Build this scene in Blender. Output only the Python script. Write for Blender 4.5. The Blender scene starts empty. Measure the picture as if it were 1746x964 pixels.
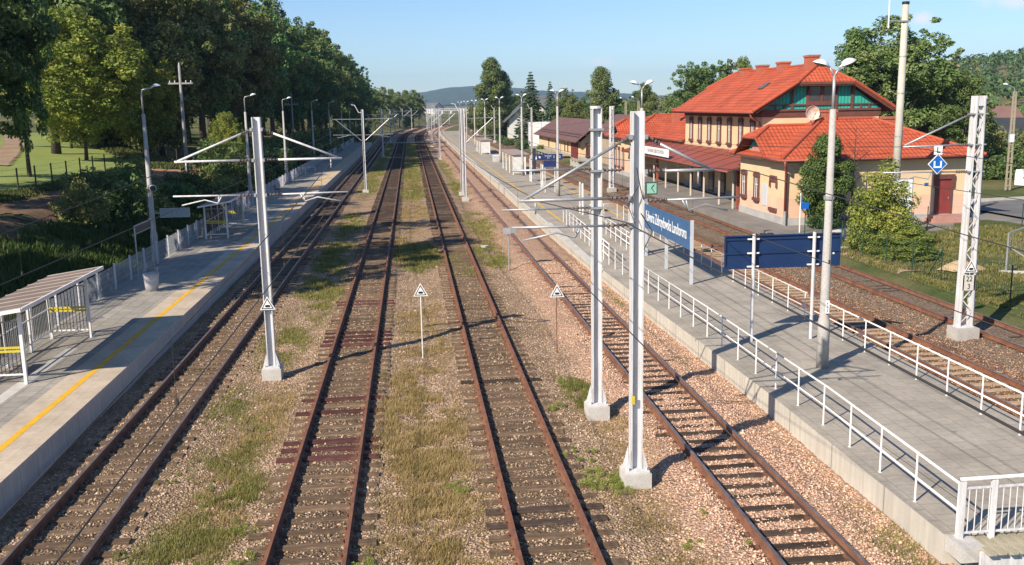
import bpy, math, random
import numpy as np
from mathutils import Vector, Matrix
random.seed(7)
SC = bpy.context.scene
COL = SC.collection

# ------------------------------------------------------------------ camera
cam = bpy.data.cameras.new("camera"); camo = bpy.data.objects.new("camera", cam); COL.objects.link(camo)
F_PX, PITCH, YAW, ROLL, CAM_H = 1624.95, 0.182724, 0.102486, -0.018369, 8.398
fw = Vector((math.sin(YAW)*math.cos(PITCH), math.cos(YAW)*math.cos(PITCH), -math.sin(PITCH)))
rt = Vector((math.cos(YAW), -math.sin(YAW), 0)); up = rt.cross(fw)
r2 = rt*math.cos(ROLL)+up*math.sin(ROLL); u2 = -rt*math.sin(ROLL)+up*math.cos(ROLL)
M = Matrix((r2, u2, -fw)).transposed().to_4x4(); M.translation = (0, 0, CAM_H)
camo.matrix_world = M
cam.sensor_fit = 'HORIZONTAL'; cam.sensor_width = 36; cam.lens = 36*F_PX/1746
cam.clip_start = .1; cam.clip_end = 30000
SC.camera = camo

# ------------------------------------------------------------------ light
SUN_EL, SUN_AZ = math.radians(35), math.radians(49)      # azimuth of the shadows, from +Y towards +X
sd = Vector((math.sin(SUN_AZ)*math.cos(SUN_EL), math.cos(SUN_AZ)*math.cos(SUN_EL), -math.sin(SUN_EL)))
W = bpy.data.worlds.new("World"); SC.world = W; W.use_nodes = True
wn = W.node_tree; wn.nodes.clear()
sky = wn.nodes.new('ShaderNodeTexSky'); sky.sky_type = 'NISHITA'; sky.sun_disc = False
sky.sun_elevation = SUN_EL; sky.sun_rotation = math.atan2(-sd.x, -sd.y)
sky.altitude = 300; sky.air_density = 1.0; sky.dust_density = 0.2; sky.ozone_density = 2.4
bg = wn.nodes.new('ShaderNodeBackground'); bg.inputs['Strength'].default_value = SKY_STRENGTH = 0.082
wo = wn.nodes.new('ShaderNodeOutputWorld')
geo = wn.nodes.new('ShaderNodeTexCoord')
tintn = wn.nodes.new('ShaderNodeMix'); tintn.data_type = 'RGBA'; tintn.blend_type = 'MULTIPLY'; tintn.inputs[0].default_value = 1
wn.links.new(sky.outputs[0], tintn.inputs[6]); tintn.inputs[7].default_value = (.84, .97, 1.17, 1)
last = tintn.outputs[2]
# a few faint clouds low over the right horizon, thin wisps of the sky itself
def cloud(dirv, size, flat, amount, seed):
    global last
    d = Vector(dirv).normalized()
    sub = wn.nodes.new('ShaderNodeVectorMath'); sub.operation = 'SUBTRACT'
    wn.links.new(geo.outputs['Generated'], sub.inputs[0]); sub.inputs[1].default_value = d
    sc = wn.nodes.new('ShaderNodeVectorMath'); sc.operation = 'MULTIPLY'
    wn.links.new(sub.outputs[0], sc.inputs[0]); sc.inputs[1].default_value = (1/size, 1/size, 1/flat)
    ln = wn.nodes.new('ShaderNodeVectorMath'); ln.operation = 'LENGTH'; wn.links.new(sc.outputs[0], ln.inputs[0])
    nz = wn.nodes.new('ShaderNodeTexNoise'); nz.inputs['Scale'].default_value = 55; nz.inputs['Detail'].default_value = 5
    wn.links.new(geo.outputs['Generated'], nz.inputs['Vector'])
    ad = wn.nodes.new('ShaderNodeMath'); ad.operation = 'MULTIPLY_ADD'
    wn.links.new(nz.outputs[0], ad.inputs[0]); ad.inputs[1].default_value = 1.6; wn.links.new(ln.outputs['Value'], ad.inputs[2])
    mr = wn.nodes.new('ShaderNodeMapRange'); mr.interpolation_type = 'SMOOTHSTEP'
    wn.links.new(ad.outputs[0], mr.inputs[0]); mr.inputs[1].default_value = 1.75; mr.inputs[2].default_value = .75
    mr.inputs[3].default_value = 0; mr.inputs[4].default_value = amount
    mx = wn.nodes.new('ShaderNodeMix'); mx.data_type = 'RGBA'
    wn.links.new(mr.outputs[0], mx.inputs[0]); wn.links.new(last, mx.inputs[6])
    mx.inputs[7].default_value = (8.6, 8.3, 9.2, 1)
    last = mx.outputs[2]
cloud((.478, .875, .0735), .019, .0085, .8, 1)
cloud((.193, .98, .043), .022, .008, .45, 2)
cloud((.546, .833, .084), .045, .010, .6, 3)
wn.links.new(last, bg.inputs[0]); wn.links.new(bg.outputs[0], wo.inputs['Surface'])

sl = bpy.data.lights.new("sun", 'SUN'); slo = bpy.data.objects.new("sun", sl); COL.objects.link(slo)
sl.energy = 5.0; sl.angle = math.radians(.5); sl.color = (1, .89, .75)
slo.rotation_euler = sd.to_track_quat('-Z', 'Y').to_euler()
SC.view_settings.view_transform = 'Standard'; SC.view_settings.look = 'None'
SC.view_settings.exposure = 0.64; SC.view_settings.gamma = 1
SC.render.engine = 'CYCLES'
SC.cycles.max_bounces = 6; SC.cycles.diffuse_bounces = 2; SC.cycles.glossy_bounces = 2
SC.cycles.transmission_bounces = 3; SC.cycles.transparent_max_bounces = 6; SC.cycles.volume_bounces = 0

# ------------------------------------------------------------------ helpers
class MB:
    """collects shapes and links them as ONE mesh object"""
    def __init__(s): s.v = []; s.f = []; s.m = []
    def add(s, vs, fs, mi=0):
        o = len(s.v); s.v += [tuple(v) for v in vs]
        for f in fs: s.f.append(tuple(i+o for i in f)); s.m.append(mi)
        return s
    def box(s, x0, x1, y0, y1, z0, z1, mi=0):
        s.add([(x0,y0,z0),(x1,y0,z0),(x1,y1,z0),(x0,y1,z0),(x0,y0,z1),(x1,y0,z1),(x1,y1,z1),(x0,y1,z1)],
              [(3,2,1,0),(4,5,6,7),(0,1,5,4),(1,2,6,5),(2,3,7,6),(3,0,4,7)], mi); return s
    def bar(s, a, b, w, h=None, mi=0, upv=(0,0,1)):
        h = w if h is None else h
        a = Vector(a); b = Vector(b); d = (b-a).normalized(); u = Vector(upv)
        if abs(d.dot(u)) > .98: u = Vector((1,0,0))
        x = d.cross(u).normalized(); y = x.cross(d).normalized()
        vs = [p+x*sx*w/2+y*sy*h/2 for p in (a,b) for sx,sy in ((-1,-1),(1,-1),(1,1),(-1,1))]
        s.add(vs, [(3,2,1,0),(4,5,6,7),(0,1,5,4),(1,2,6,5),(2,3,7,6),(3,0,4,7)], mi); return s
    def tube(s, pts, r, n=8, mi=0, cap=True):
        pts = [Vector(p) for p in pts]; rs = r if isinstance(r,(list,tuple)) else [r]*len(pts)
        rings = []; px = None
        for i,p in enumerate(pts):
            d = (pts[min(i+1,len(pts)-1)]-pts[max(i-1,0)]).normalized()
            if px is None:
                u = Vector((0,0,1)) if abs(d.z)<.95 else Vector((1,0,0)); px = d.cross(u).normalized()
            else:
                px = (px-d*px.dot(d)).normalized()
            py = d.cross(px)
            rings.append([p+(px*math.cos(2*math.pi*k/n)+py*math.sin(2*math.pi*k/n))*rs[i] for k in range(n)])
        vs = [v for g in rings for v in g]; fs = []
        for i in range(len(pts)-1):
            for k in range(n):
                fs.append((i*n+k, i*n+(k+1)%n, (i+1)*n+(k+1)%n, (i+1)*n+k))
        if cap: fs += [tuple(range(n-1,-1,-1)), tuple((len(pts)-1)*n+k for k in range(n))]
        s.add(vs, fs, mi); return s
    def cyl(s, a, b, r0, r1=None, n=10, mi=0): return s.tube([a,b],[r0, r0 if r1 is None else r1], n, mi)
    def prism(s, poly, axis, t0, t1, mi=0):
        """poly: list of 2D points; axis 'x','y','z' is the extrusion axis"""
        def P(p,t): return {'x':(t,p[0],p[1]),'y':(p[0],t,p[1]),'z':(p[0],p[1],t)}[axis]
        n = len(poly); vs = [P(p,t0) for p in poly]+[P(p,t1) for p in poly]
        fs = [tuple(range(n-1,-1,-1)), tuple(range(n,2*n))]+[(i,(i+1)%n,n+(i+1)%n,n+i) for i in range(n)]
        s.add(vs, fs, mi); return s
    def slab(s, vs, fs, t, mi=0, mi2=None):
        """thin shell: the faces as given plus a copy t lower, closed along the border only"""
        n = len(vs); mi2 = mi if mi2 is None else mi2
        s.add(list(vs), fs, mi)
        s.add([(v[0],v[1],v[2]-t) for v in vs], [tuple(reversed(f)) for f in fs], mi2)
        cnt = {}
        for f in fs:
            for i in range(len(f)):
                e = (f[i], f[(i+1)%len(f)]); cnt[tuple(sorted(e))] = cnt.get(tuple(sorted(e)),0)+1
        for f in fs:
            for i in range(len(f)):
                a,b = f[i], f[(i+1)%len(f)]
                if cnt[tuple(sorted((a,b)))] == 1:
                    va,vb = vs[a],vs[b]
                    s.add([va,vb,(vb[0],vb[1],vb[2]-t),(va[0],va[1],va[2]-t)], [(3,2,1,0)], mi2)
        return s
    def mesh(s, name, mats, smooth=False):
        me = bpy.data.meshes.new(name); me.from_pydata(s.v, [], s.f)
        for m in (mats if isinstance(mats,(list,tuple)) else [mats]): me.materials.append(m)
        if any(s.m): me.polygons.foreach_set('material_index', s.m)
        if smooth: me.polygons.foreach_set('use_smooth', [True]*len(s.f))
        me.update(); return me
    def build(s, name, mats, parent=None, smooth=False, loc=None):
        return link(name, s.mesh(name, mats, smooth), parent, loc)

def link(name, me, parent=None, loc=None, rz=0, sc=None):
    o = bpy.data.objects.new(name, me); COL.objects.link(o)
    if parent is not None: o.parent = parent
    if loc is not None: o.location = loc
    if rz: o.rotation_euler = (0,0,rz)
    if sc is not None: o.scale = sc if isinstance(sc,(tuple,list)) else (sc,sc,sc)
    return o
def tag(o, label=None, cat=None, group=None, kind=None):
    if label: o['label'] = label
    if cat: o['category'] = cat
    if group: o['group'] = group
    if kind: o['kind'] = kind
    return o
def thing(name, label, cat, loc=(0,0,0), rz=0, group=None):
    o = bpy.data.objects.new(name, None); COL.objects.link(o); o.location = loc; o.rotation_euler = (0,0,rz)
    o.empty_display_size = .2
    return tag(o, label, cat, group)
def dup(root, loc, rz=None, label=None, group=None, sc=None):
    r = root.copy(); COL.objects.link(r); r.location = loc
    if rz is not None: r.rotation_euler = (0,0,rz)
    if sc is not None: r.scale = sc if isinstance(sc,(tuple,list)) else (sc,sc,sc)
    if label: r['label'] = label
    if group: r['group'] = group
    for ch in list(root.children):
        c = ch.copy(); COL.objects.link(c); c.parent = r
        for g in list(ch.children):
            d = g.copy(); COL.objects.link(d); d.parent = c
    return r
def struct(o): return tag(o, kind='structure')
ORD = ['first','second','third','fourth','fifth','sixth','seventh','eighth','ninth','tenth','eleventh','twelfth','thirteenth',
       'fourteenth','fifteenth','sixteenth','seventeenth','eighteenth','nineteenth','twentieth','twenty-first','twenty-second',
       'twenty-third','twenty-fourth','twenty-fifth','twenty-sixth','twenty-seventh','twenty-eighth','twenty-ninth','thirtieth',
       'thirty-first','thirty-second','thirty-third','thirty-fourth']

def text_mesh(body, size, ext=.004, sx=1.0, align='CENTER'):
    """flat lettering in the XZ plane, facing -Y"""
    cu = bpy.data.curves.new('lettering','FONT'); cu.body = body; cu.size = size; cu.extrude = ext
    cu.align_x = align; cu.align_y = 'CENTER'; cu.resolution_u = 3
    to = bpy.data.objects.new('lettering_tmp', cu); COL.objects.link(to)
    dg = bpy.context.evaluated_depsgraph_get(); dg.update()
    me = bpy.data.meshes.new_from_object(to.evaluated_get(dg))
    bpy.data.objects.remove(to)
    for v in me.vertices: v.co = Vector((v.co.x*sx, -v.co.z, v.co.y))
    me.name = 'lettering'
    return me
def lettering(body, size, mat, parent, loc, rz=0, sx=1.0, align='CENTER', name='lettering'):
    me = text_mesh(body, size, sx=sx, align=align); me.materials.clear(); me.materials.append(mat)
    return link(name, me, parent, loc, rz)

# numpy value noise
def _hash(ix, iy, seed):
    n = (ix.astype(np.int64)*374761393 + iy.astype(np.int64)*668265263 + seed*974634777) & 0xffffffff
    n = ((n ^ (n >> 13))*1274126177) & 0xffffffff
    return ((n ^ (n >> 16)) & 0xffff)/65535.0
def vnoise(x, y, seed=0):
    x = np.asarray(x,float); y = np.asarray(y,float); ix = np.floor(x); iy = np.floor(y); fx = x-ix; fy = y-iy
    fx = fx*fx*(3-2*fx); fy = fy*fy*(3-2*fy)
    a = _hash(ix,iy,seed); b = _hash(ix+1,iy,seed); c = _hash(ix,iy+1,seed); d = _hash(ix+1,iy+1,seed)
    return (a*(1-fx)+b*fx)*(1-fy)+(c*(1-fx)+d*fx)*fy
def fbm(x, y, seed=0, o=4):
    t = 0; a = .5
    for i in range(o): t = t+a*vnoise(x*2**i, y*2**i, seed+i*17); a *= .5
    return t/(1-.5**o)

# ------------------------------------------------------------------ materials
class NT:
    def __init__(s, m): s.nt = m.node_tree; s.n = s.nt.nodes; s.l = s.nt.links
    def new(s, t, **kw):
        nd = s.n.new(t)
        for k,v in kw.items(): setattr(nd, k, v)
        return nd
    def put(s, sock, v):
        if hasattr(v,'is_output'): s.l.new(v, sock)
        else: sock.default_value = v
    def math(s, op, a, b=0.0, c=None):
        nd = s.new('ShaderNodeMath', operation=op); s.put(nd.inputs[0],a); s.put(nd.inputs[1],b)
        if c is not None: s.put(nd.inputs[2],c)
        return nd.outputs[0]
    def mix(s, f, a, b, mode='MIX'):
        nd = s.new('ShaderNodeMix', data_type='RGBA', blend_type=mode)
        s.put(nd.inputs[0],f); s.put(nd.inputs[6],a if hasattr(a,'is_output') else (*a,1)[:4]); s.put(nd.inputs[7],b if hasattr(b,'is_output') else (*b,1)[:4])
        return nd.outputs[2]
    def noise(s, vec, scale, detail=4, rough=.55, off=None):
        nd = s.new('ShaderNodeTexNoise'); nd.inputs['Scale'].default_value = scale; nd.inputs['Detail'].default_value = detail
        nd.inputs['Roughness'].default_value = rough; s.l.new(vec, nd.inputs['Vector']); return nd.outputs[0]
    def ramp(s, f, a, b, lo=0., hi=1., smooth=True):
        nd = s.new('ShaderNodeMapRange', interpolation_type='SMOOTHSTEP' if smooth else 'LINEAR')
        s.put(nd.inputs[0],f); nd.inputs[1].default_value=a; nd.inputs[2].default_value=b; nd.inputs[3].default_value=lo; nd.inputs[4].default_value=hi
        return nd.outputs[0]
    def bump(s, h, strength, dist):
        nd = s.new('ShaderNodeBump'); nd.inputs['Strength'].default_value=strength; nd.inputs['Distance'].default_value=dist
        s.l.new(h, nd.inputs['Height']); return nd.outputs[0]
    def pos(s): return s.new('ShaderNodeNewGeometry').outputs['Position']
    def obj(s): return s.new('ShaderNodeTexCoord').outputs['Object']
    def scale(s, v, xyz):
        nd = s.new('ShaderNodeVectorMath', operation='MULTIPLY'); s.l.new(v, nd.inputs[0]); nd.inputs[1].default_value = xyz; return nd.outputs[0]
    def xyz(s, v):
        nd = s.new('ShaderNodeSeparateXYZ'); s.l.new(v, nd.inputs[0]); return nd.outputs
def base_mat(name):
    m = bpy.data.materials.new(name); m.use_nodes = True; n = NT(m)
    return m, n, n.n['Principled BSDF']
MATS = {}
def mat(name, c1, c2=None, scale=3., rough=.7, metal=0., fine=0.12, fine_scale=40., bump=0., bscale=30., space='obj', stretch=None, spec=.3):
    """plain painted / weathered surface: two tones by broad noise plus fine speckle"""
    if name in MATS: return MATS[name]
    m, n, b = base_mat(name); c2 = c2 or tuple(x*.82 for x in c1)
    v = n.obj() if space == 'obj' else n.pos()
    if stretch: v = n.scale(v, stretch)
    f = n.ramp(n.noise(v, scale, 5, .6), .32, .68)
    c = n.mix(f, c1, c2)
    if fine:
        g = n.ramp(n.noise(v, fine_scale, 3, .6), .25, .75, 1-fine, 1+fine)
        mul = n.new('ShaderNodeVectorMath', operation='SCALE'); n.l.new(c, mul.inputs[0]); n.put(mul.inputs['Scale'], g); c = mul.outputs[0]
    n.l.new(c, b.inputs['Base Color']); b.inputs['Roughness'].default_value = rough; b.inputs['Metallic'].default_value = metal
    b.inputs['Specular IOR Level'].default_value = spec
    if bump: n.l.new(n.bump(n.noise(v, bscale, 4, .6), bump, .02), b.inputs['Normal'])
    MATS[name] = m; return m

WHITE = mat('white_galvanised_paint', (.66,.66,.67), (.50,.49,.48), 1.6, .5, 0, .10, 18, stretch=(5,5,.55))
STEEL = mat('galvanised_steel', (.42,.43,.44), (.34,.35,.36), 3, .45, .4, .08)
RAILWHITE = mat('white_railing_paint', (.80,.77,.74), (.70,.67,.63), 2.5, .5, 0, .06)
CONC = mat('concrete', (.46,.43,.39), (.36,.34,.31), 1.2, .85, 0, .14, 30, .25, 25)
CONC_L = mat('pale_concrete', (.54,.52,.48), (.44,.42,.38), 1.5, .85, 0, .12, 30, .25, 25)
POLE = mat('concrete_pole', (.42,.40,.37), (.34,.33,.31), 1.0, .8, 0, .12, 20, .2, 30)
LAMPHEAD = mat('lamp_housing', (.72,.74,.77), (.64,.66,.70), 2, .4, 0, .04)
LAMPDARK = mat('lamp_glass', (.12,.10,.08), (.09,.08,.07), 2, .25, 0, .04)
BLACK = mat('black_paint', (.025,.025,.028), (.018,.018,.02), 2, .5, 0, .1)
DARKWIRE = mat('dark_wire', (.05,.05,.05), (.07,.06,.055), 2, .6, .3, .1)
INSUL = mat('brown_insulator', (.16,.13,.12), (.10,.08,.08), 5, .35, 0, .1)
BLUE = mat('blue_sign_paint', (.05,.125,.26), (.045,.11,.235), 1.5, .5, 0, .05)
NAVY = mat('navy_sign_back', (.012,.035,.105), (.010,.03,.092), 1.2, .5, 0, .06)
SIGNBLUE = mat('bright_blue_sign', (.01,.13,.48), (.01,.115,.43), 2, .4, 0, .03)
SIGNWHITE = mat('sign_white', (.82,.82,.80), (.76,.76,.74), 2, .5, 0, .03)
YELLOW = mat('yellow_paint', (.62,.50,.035), (.52,.42,.04), 2, .6, 0, .1)
RUST = mat('rusted_steel', (.25,.115,.065), (.16,.075,.048), 2.5, .75, .1, .2, 30)
RAILTOP = mat('worn_rail_head', (.33,.27,.235), (.21,.16,.135), 3, .36, .6, .15, 20)
BROWNTRIM = mat('brown_trim', (.155,.062,.048), (.12,.05,.04), 3, .7, 0, .12)
BRICKRED = mat('red_brick', (.42,.13,.075), (.33,.10,.06), 6, .85, 0, .2, 50)
GLASSDARK = mat('window_glass', (.05,.055,.06), (.03,.032,.036), 1.5, .12, 0, .05, spec=.6)
GREENPOST = mat('green_fence_paint', (.02,.06,.04), (.018,.05,.032), 2, .6, 0, .1)
GREYPOST = mat('grey_fence_post', (.30,.31,.32), (.25,.26,.27), 2, .55, .2, .08)
DARKPOST = mat('dark_fence_post', (.035,.03,.03), (.05,.045,.04), 2, .7, 0, .1)
BARK = mat('bark', (.085,.062,.045), (.05,.038,.03), 4, .9, 0, .3, 25, .5, 15)
BIRCHBARK = mat('pale_bark', (.5,.48,.44), (.2,.19,.17), 5, .9, 0, .3, 25)
WOOD = mat('weathered_wood', (.40,.36,.26), (.30,.27,.19), 3, .85, 0, .18, 30, .3, 20)
# ------------------------------------------------------------------ terrain
def shift(y):
    y = np.asarray(y,float); return 3.2e-4*np.clip(y-270,0,420)**2 + np.clip(y-690,0,None)*.27
LX = [-400,-140,-90,-60,-40,-27,-22.5,-16.5,-14.6,-13.9]
LZ = [10.0,8.6,7.2,5.4,4.1,3.1,2.7,.35,-.25,-.5]
RX = [23.0,23.6,60,140,300]
RZ = [-.5,.08,.12,.6,2.0]
def H(x, y):
    x = np.asarray(x,float); y = np.asarray(y,float); xs = x-shift(y)
    z = np.where(xs < -13.9, np.interp(xs, LX, LZ), np.where(xs > 23, np.interp(xs, RX, RZ), -.5))
    far = np.clip((y-500)/700,0,1); z = z*(1-far)
    off = np.clip((np.abs(xs)-16)/20, 0, 1)
    z = z + off*(fbm(x*.11, y*.11, 5, 3)-.5)*.5
    z = z + 34*np.exp(-((x-540)/240)**2-((y-660)/210)**2)
    z = z + 12*np.exp(-((x-900)/420)**2-((y-900)/500)**2)
    ridge = np.exp(-((y-4600)/800)**2)
    prof = 52+46*np.exp(-((x-330)/330)**2)+14*np.exp(-((x-900)/260)**2)-22*np.clip((x-500)/900,0,1)-25*np.clip((-x+200)/2500,0,1)
    z = z + ridge*(prof+10*(fbm(x*.004, y*.004, 9, 4)-.5)+8*(vnoise(x*.02,y*.02,4)-.5))
    z = z + np.exp(-((y-2200)/500)**2)*np.exp(-((x-900)/500)**2)*35
    return z
def grid_mesh(name, xs, ys, zf, mats, smooth=True, keep=None, dz=0.):
    xs = np.asarray(xs,float); ys = np.asarray(ys,float)
    if xs.ndim == 1: X, Y = np.meshgrid(xs, ys)
    else: X, Y = xs, ys
    Z = zf(X,Y)+dz; ny, nx = X.shape
    co = np.stack([X,Y,Z],-1).reshape(-1,3)
    i = np.arange(ny*nx).reshape(ny,nx)
    q = np.stack([i[:-1,:-1],i[:-1,1:],i[1:,1:],i[1:,:-1]],-1).reshape(-1,4)
    if keep is not None:
        cx = co[q].mean(1); q = q[keep(cx[:,0],cx[:,1])]
    me = bpy.data.meshes.new(name); me.vertices.add(len(co)); me.vertices.foreach_set('co', co.ravel())
    me.loops.add(q.size); me.loops.foreach_set('vertex_index', q.ravel().astype(np.int32))
    me.polygons.add(len(q)); me.polygons.foreach_set('loop_start', np.arange(0,q.size,4,dtype=np.int32))
    me.polygons.foreach_set('loop_total', np.full(len(q),4,np.int32))
    if smooth: me.polygons.foreach_set('use_smooth', np.ones(len(q),bool))
    for m in (mats if isinstance(mats,(list,tuple)) else [mats]): me.materials.append(m)
    me.update(calc_edges=True); me.validate(); return me

# ground material: rough meadow, with a paler dry mix and bare earth patches
def ground_mat():
    m, n, b = base_mat('rough_meadow'); p = n.pos()
    a = n.ramp(n.noise(p,.09,5,.6),.38,.62); d = n.ramp(n.noise(p,1.3,6,.65),.3,.7); e = n.ramp(n.noise(p,14,3,.6),.25,.75,.7,1.3)
    c = n.mix(d,(.060,.085,.026),(.095,.115,.038)); c = n.mix(n.math('MULTIPLY',a,.8),c,(.20,.165,.08))
    mul = n.new('ShaderNodeVectorMath', operation='SCALE'); n.l.new(c,mul.inputs[0]); n.put(mul.inputs['Scale'],e)
    n.l.new(mul.outputs[0], b.inputs['Base Color']); b.inputs['Roughness'].default_value=.95; b.inputs['Specular IOR Level'].default_value=.1
    n.l.new(n.bump(n.noise(p,9,5,.7),.8,.08), b.inputs['Normal']); return m
MEADOW = ground_mat()
def hill_mat():
    m, n, b = base_mat('wooded_hill'); p = n.pos()
    a = n.ramp(n.noise(p,.02,5,.6),.35,.65)
    b2 = n.ramp(n.noise(p,.006,6,.75),.35,.65); c = n.mix(a,(.022,.04,.018),(.07,.09,.035)); c = n.mix(n.math('MULTIPLY',b2,.6),c,(.03,.05,.022))
    n.l.new(c,b.inputs['Base Color']); b.inputs['Roughness'].default_value=1; return m
gx = np.concatenate([[-6000,-4000,-2600,-1800,-1200,-800,-560,-400,-300,-230,-180,-140,-115],np.arange(-96,-32,3.),np.arange(-32,-12,.75),np.arange(-12,24,3.),np.arange(24,66,2.),
                     [70,78,88,100,115,135,160,190,220,250],np.arange(280,1000,30.),[1050,1150,1300,1500,1800,2200,2700,3300,4000,5000,6000]])
gy = np.concatenate([[-300,-150,-80,-40],np.arange(-20,130,2.),np.arange(130,340,5.),np.arange(340,1000,20.),[1050,1150,1300,1500,1800,2100,2500,3000],np.arange(3300,6000,120.),[6200,6600,7000]])
g = link('ground', grid_mesh('ground', gx, gy, H, MEADOW)); struct(g)
hx = np.arange(-1600,2600,25.); hy = np.arange(3500,5400,60.)
struct(link('hill', grid_mesh('hill', hx, hy, lambda x,y: H(x,y)+3+5*vnoise(x*.05,y*.02,8), hill_mat(), keep=lambda x,y: H(x,y)>4)))

# ballast
def ballast_mat(name, lo, hi, dirt, grassy, pink=None):
    """crushed stone: every cell of a Voronoi pattern is one stone with its own tone"""
    m, n, b = base_mat(name); p = n.pos(); x,y,z = n.xyz(p)
    vo = n.new('ShaderNodeTexVoronoi'); vo.inputs['Scale'].default_value = 15; n.l.new(p, vo.inputs['Vector'])
    vo2 = n.new('ShaderNodeTexVoronoi'); vo2.inputs['Scale'].default_value = 34; n.l.new(p, vo2.inputs['Vector'])
    r = n.xyz(vo.outputs['Color'])[0]; r2_ = n.xyz(vo2.outputs['Color'])[1]
    t = n.math('MULTIPLY_ADD', r, .65, n.math('MULTIPLY', r2_, .35))
    c = n.mix(n.ramp(t,.12,.88), lo, hi)
    if pink:
        k = n.ramp(n.math('ADD', x, n.math('MULTIPLY', n.noise(p,.8,4,.6), 2.2)), pink[0], pink[1])
        cp = n.mix(n.ramp(t,.12,.88), pink[2], pink[3]); c = n.mix(k, c, cp)
    dm = n.ramp(n.noise(p,.55,6,.68),.42,.62)
    if pink: dm = n.math('MULTIPLY', dm, n.math('SUBTRACT',1.0,n.math('MULTIPLY',k,.72)))
    c = n.mix(n.math('MULTIPLY',dm,.75), c, dirt)
    gm = n.math('MULTIPLY', n.ramp(n.noise(p,.9,6,.7),.55,.68), .55)
    if pink: gm = n.math('MULTIPLY', gm, n.math('SUBTRACT',1.0,k))
    c = n.mix(gm, c, grassy)
    if name == 'old_ballast':
        oil = None
        for xt in (-7.32,-2.29,2.54):
            q = n.ramp(n.math('ABSOLUTE', n.math('SUBTRACT', x, xt)), .55, 1.0, 1, 0)
            oil = q if oil is None else n.math('ADD', oil, q)
        oil = n.math('MULTIPLY', oil, n.ramp(n.noise(p,.35,4,.6),.3,.7,.45,.88))
        oil = n.math('MULTIPLY', oil, n.ramp(y, 48, 85, 1, .15))
        c = n.mix(oil, c, (.115,.08,.052))
    ed = n.ramp(vo.outputs['Distance'], .0, .75, 1.12, .62)
    mul = n.new('ShaderNodeVectorMath', operation='SCALE'); n.l.new(c,mul.inputs[0]); n.put(mul.inputs['Scale'],ed)
    n.l.new(mul.outputs[0], b.inputs['Base Color']); b.inputs['Roughness'].default_value=.92; b.inputs['Specular IOR Level'].default_value=.15
    h = n.math('MULTIPLY_ADD', vo.outputs['Distance'], -1.0, n.math('MULTIPLY', vo2.outputs['Distance'], -.35))
    n.l.new(n.bump(h, 1.0, .05), b.inputs['Normal']); return m
BAL = ballast_mat('old_ballast', (.29,.19,.118), (.64,.445,.295), (.29,.20,.118), (.235,.195,.085),
                  pink=(5.6,6.9,(.45,.27,.175),(.74,.49,.345)))
BALE = ballast_mat('rusty_ballast', (.17,.085,.045), (.42,.24,.135), (.18,.11,.062), (.17,.14,.06),
                  pink=(19.2,20.6,(.17,.125,.085),(.37,.28,.20)))
TRX = [-7.32,-2.29,2.54,7.33,17.1,21.36]
def bed_z(x, y):
    xs = x-shift(y); d = np.min(np.abs(xs[...,None]-np.array(TRX)),-1)
    z = -.212-.085*np.clip((d-1.25)/.9,0,1)
    k = np.where((np.abs(xs-7.33)<1.9)|(np.abs(xs-17.1)<1.9),1.,0.)*np.clip((d-.80)/.12,0,1)*np.clip((1.9-d)/.4,0,1)
    z = z + .062*np.clip((y-40)/12,0,1)*((np.abs(xs-7.33)<.7)*np.clip((.68-np.abs(xs-7.33))/.06,0,1))
    z = z + k*(.055+.10*(vnoise(x*1.7,y*1.7,77)-.45))
    z = z + (fbm(x*1.1,y*1.1,21,4)-.5)*.10*np.clip((d-.9)/.5,.5,1) + (vnoise(x*5,y*5,31)-.5)*.028
    return z
def bed(name, x0, x1, m):
    xs = np.arange(x0,x1+.01,.22); ys = np.concatenate([np.arange(6,75,.22),np.arange(75,150,.7),np.arange(150,800,3.)])
    X,Y = np.meshgrid(xs,ys); X = X+shift(Y)
    struct(link(name, grid_mesh(name, X, Y, bed_z, m)))
bed('ballast_bed', -9.6, 10.0, BAL)
bed('goods_ballast_bed', 14.9, 22.9, BALE)

# stones lying loose: nobody could count them
def stones(name, label, m, n, x0, x1, y0, y1, seed, dens=None):
    rg = np.random.default_rng(seed)
    x = rg.uniform(x0,x1,n); y = y0+(y1-y0)*rg.uniform(0,1,n)**1.5
    if dens is not None:
        k = rg.uniform(0,1,n) < dens(x,y); x = x[k]; y = y[k]; n = len(x)
    z = bed_z(x,y)+.004; s = rg.uniform(.018,.038,n)*(1+(rg.uniform(0,1,n)>.96)*.7)
    base = np.array([(1,0,0),(0,1,0),(-1,0,0),(0,-1,0),(0,0,.75),(0,0,-.6)],float)
    jit = rg.uniform(.65,1.3,(n,6,1)); co = base[None]*jit*s[:,None,None]
    an = rg.uniform(0,6.28,n); ca,sa = np.cos(an),np.sin(an)
    rx = co[...,0]*ca[:,None]-co[...,1]*sa[:,None]; ry = co[...,0]*sa[:,None]+co[...,1]*ca[:,None]
    co = np.stack([rx+x[:,None],ry+y[:,None],co[...,2]+z[:,None]],-1).reshape(-1,3)
    fb = np.array([(0,1,4),(1,2,4),(2,3,4),(3,0,4),(1,0,5),(2,1,5),(3,2,5),(0,3,5)])
    f = (fb[None]+6*np.arange(n)[:,None,None]).reshape(-1,3)
    me = bpy.data.meshes.new(name); me.vertices.add(len(co)); me.vertices.foreach_set('co',co.ravel())
    me.loops.add(f.size); me.loops.foreach_set('vertex_index',f.ravel().astype(np.int32)); me.polygons.add(len(f))
    me.polygons.foreach_set('loop_start',np.arange(0,f.size,3,dtype=np.int32)); me.polygons.foreach_set('loop_total',np.full(len(f),3,np.int32))
    at = me.attributes.new('tint','FLOAT','FACE'); at.data.foreach_set('value', np.repeat(rg.uniform(0,1,n),8).astype(np.float32))
    me.materials.append(m); me.update(calc_edges=True)
    return tag(link(name,me), label, 'gravel', kind='stuff')
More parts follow.
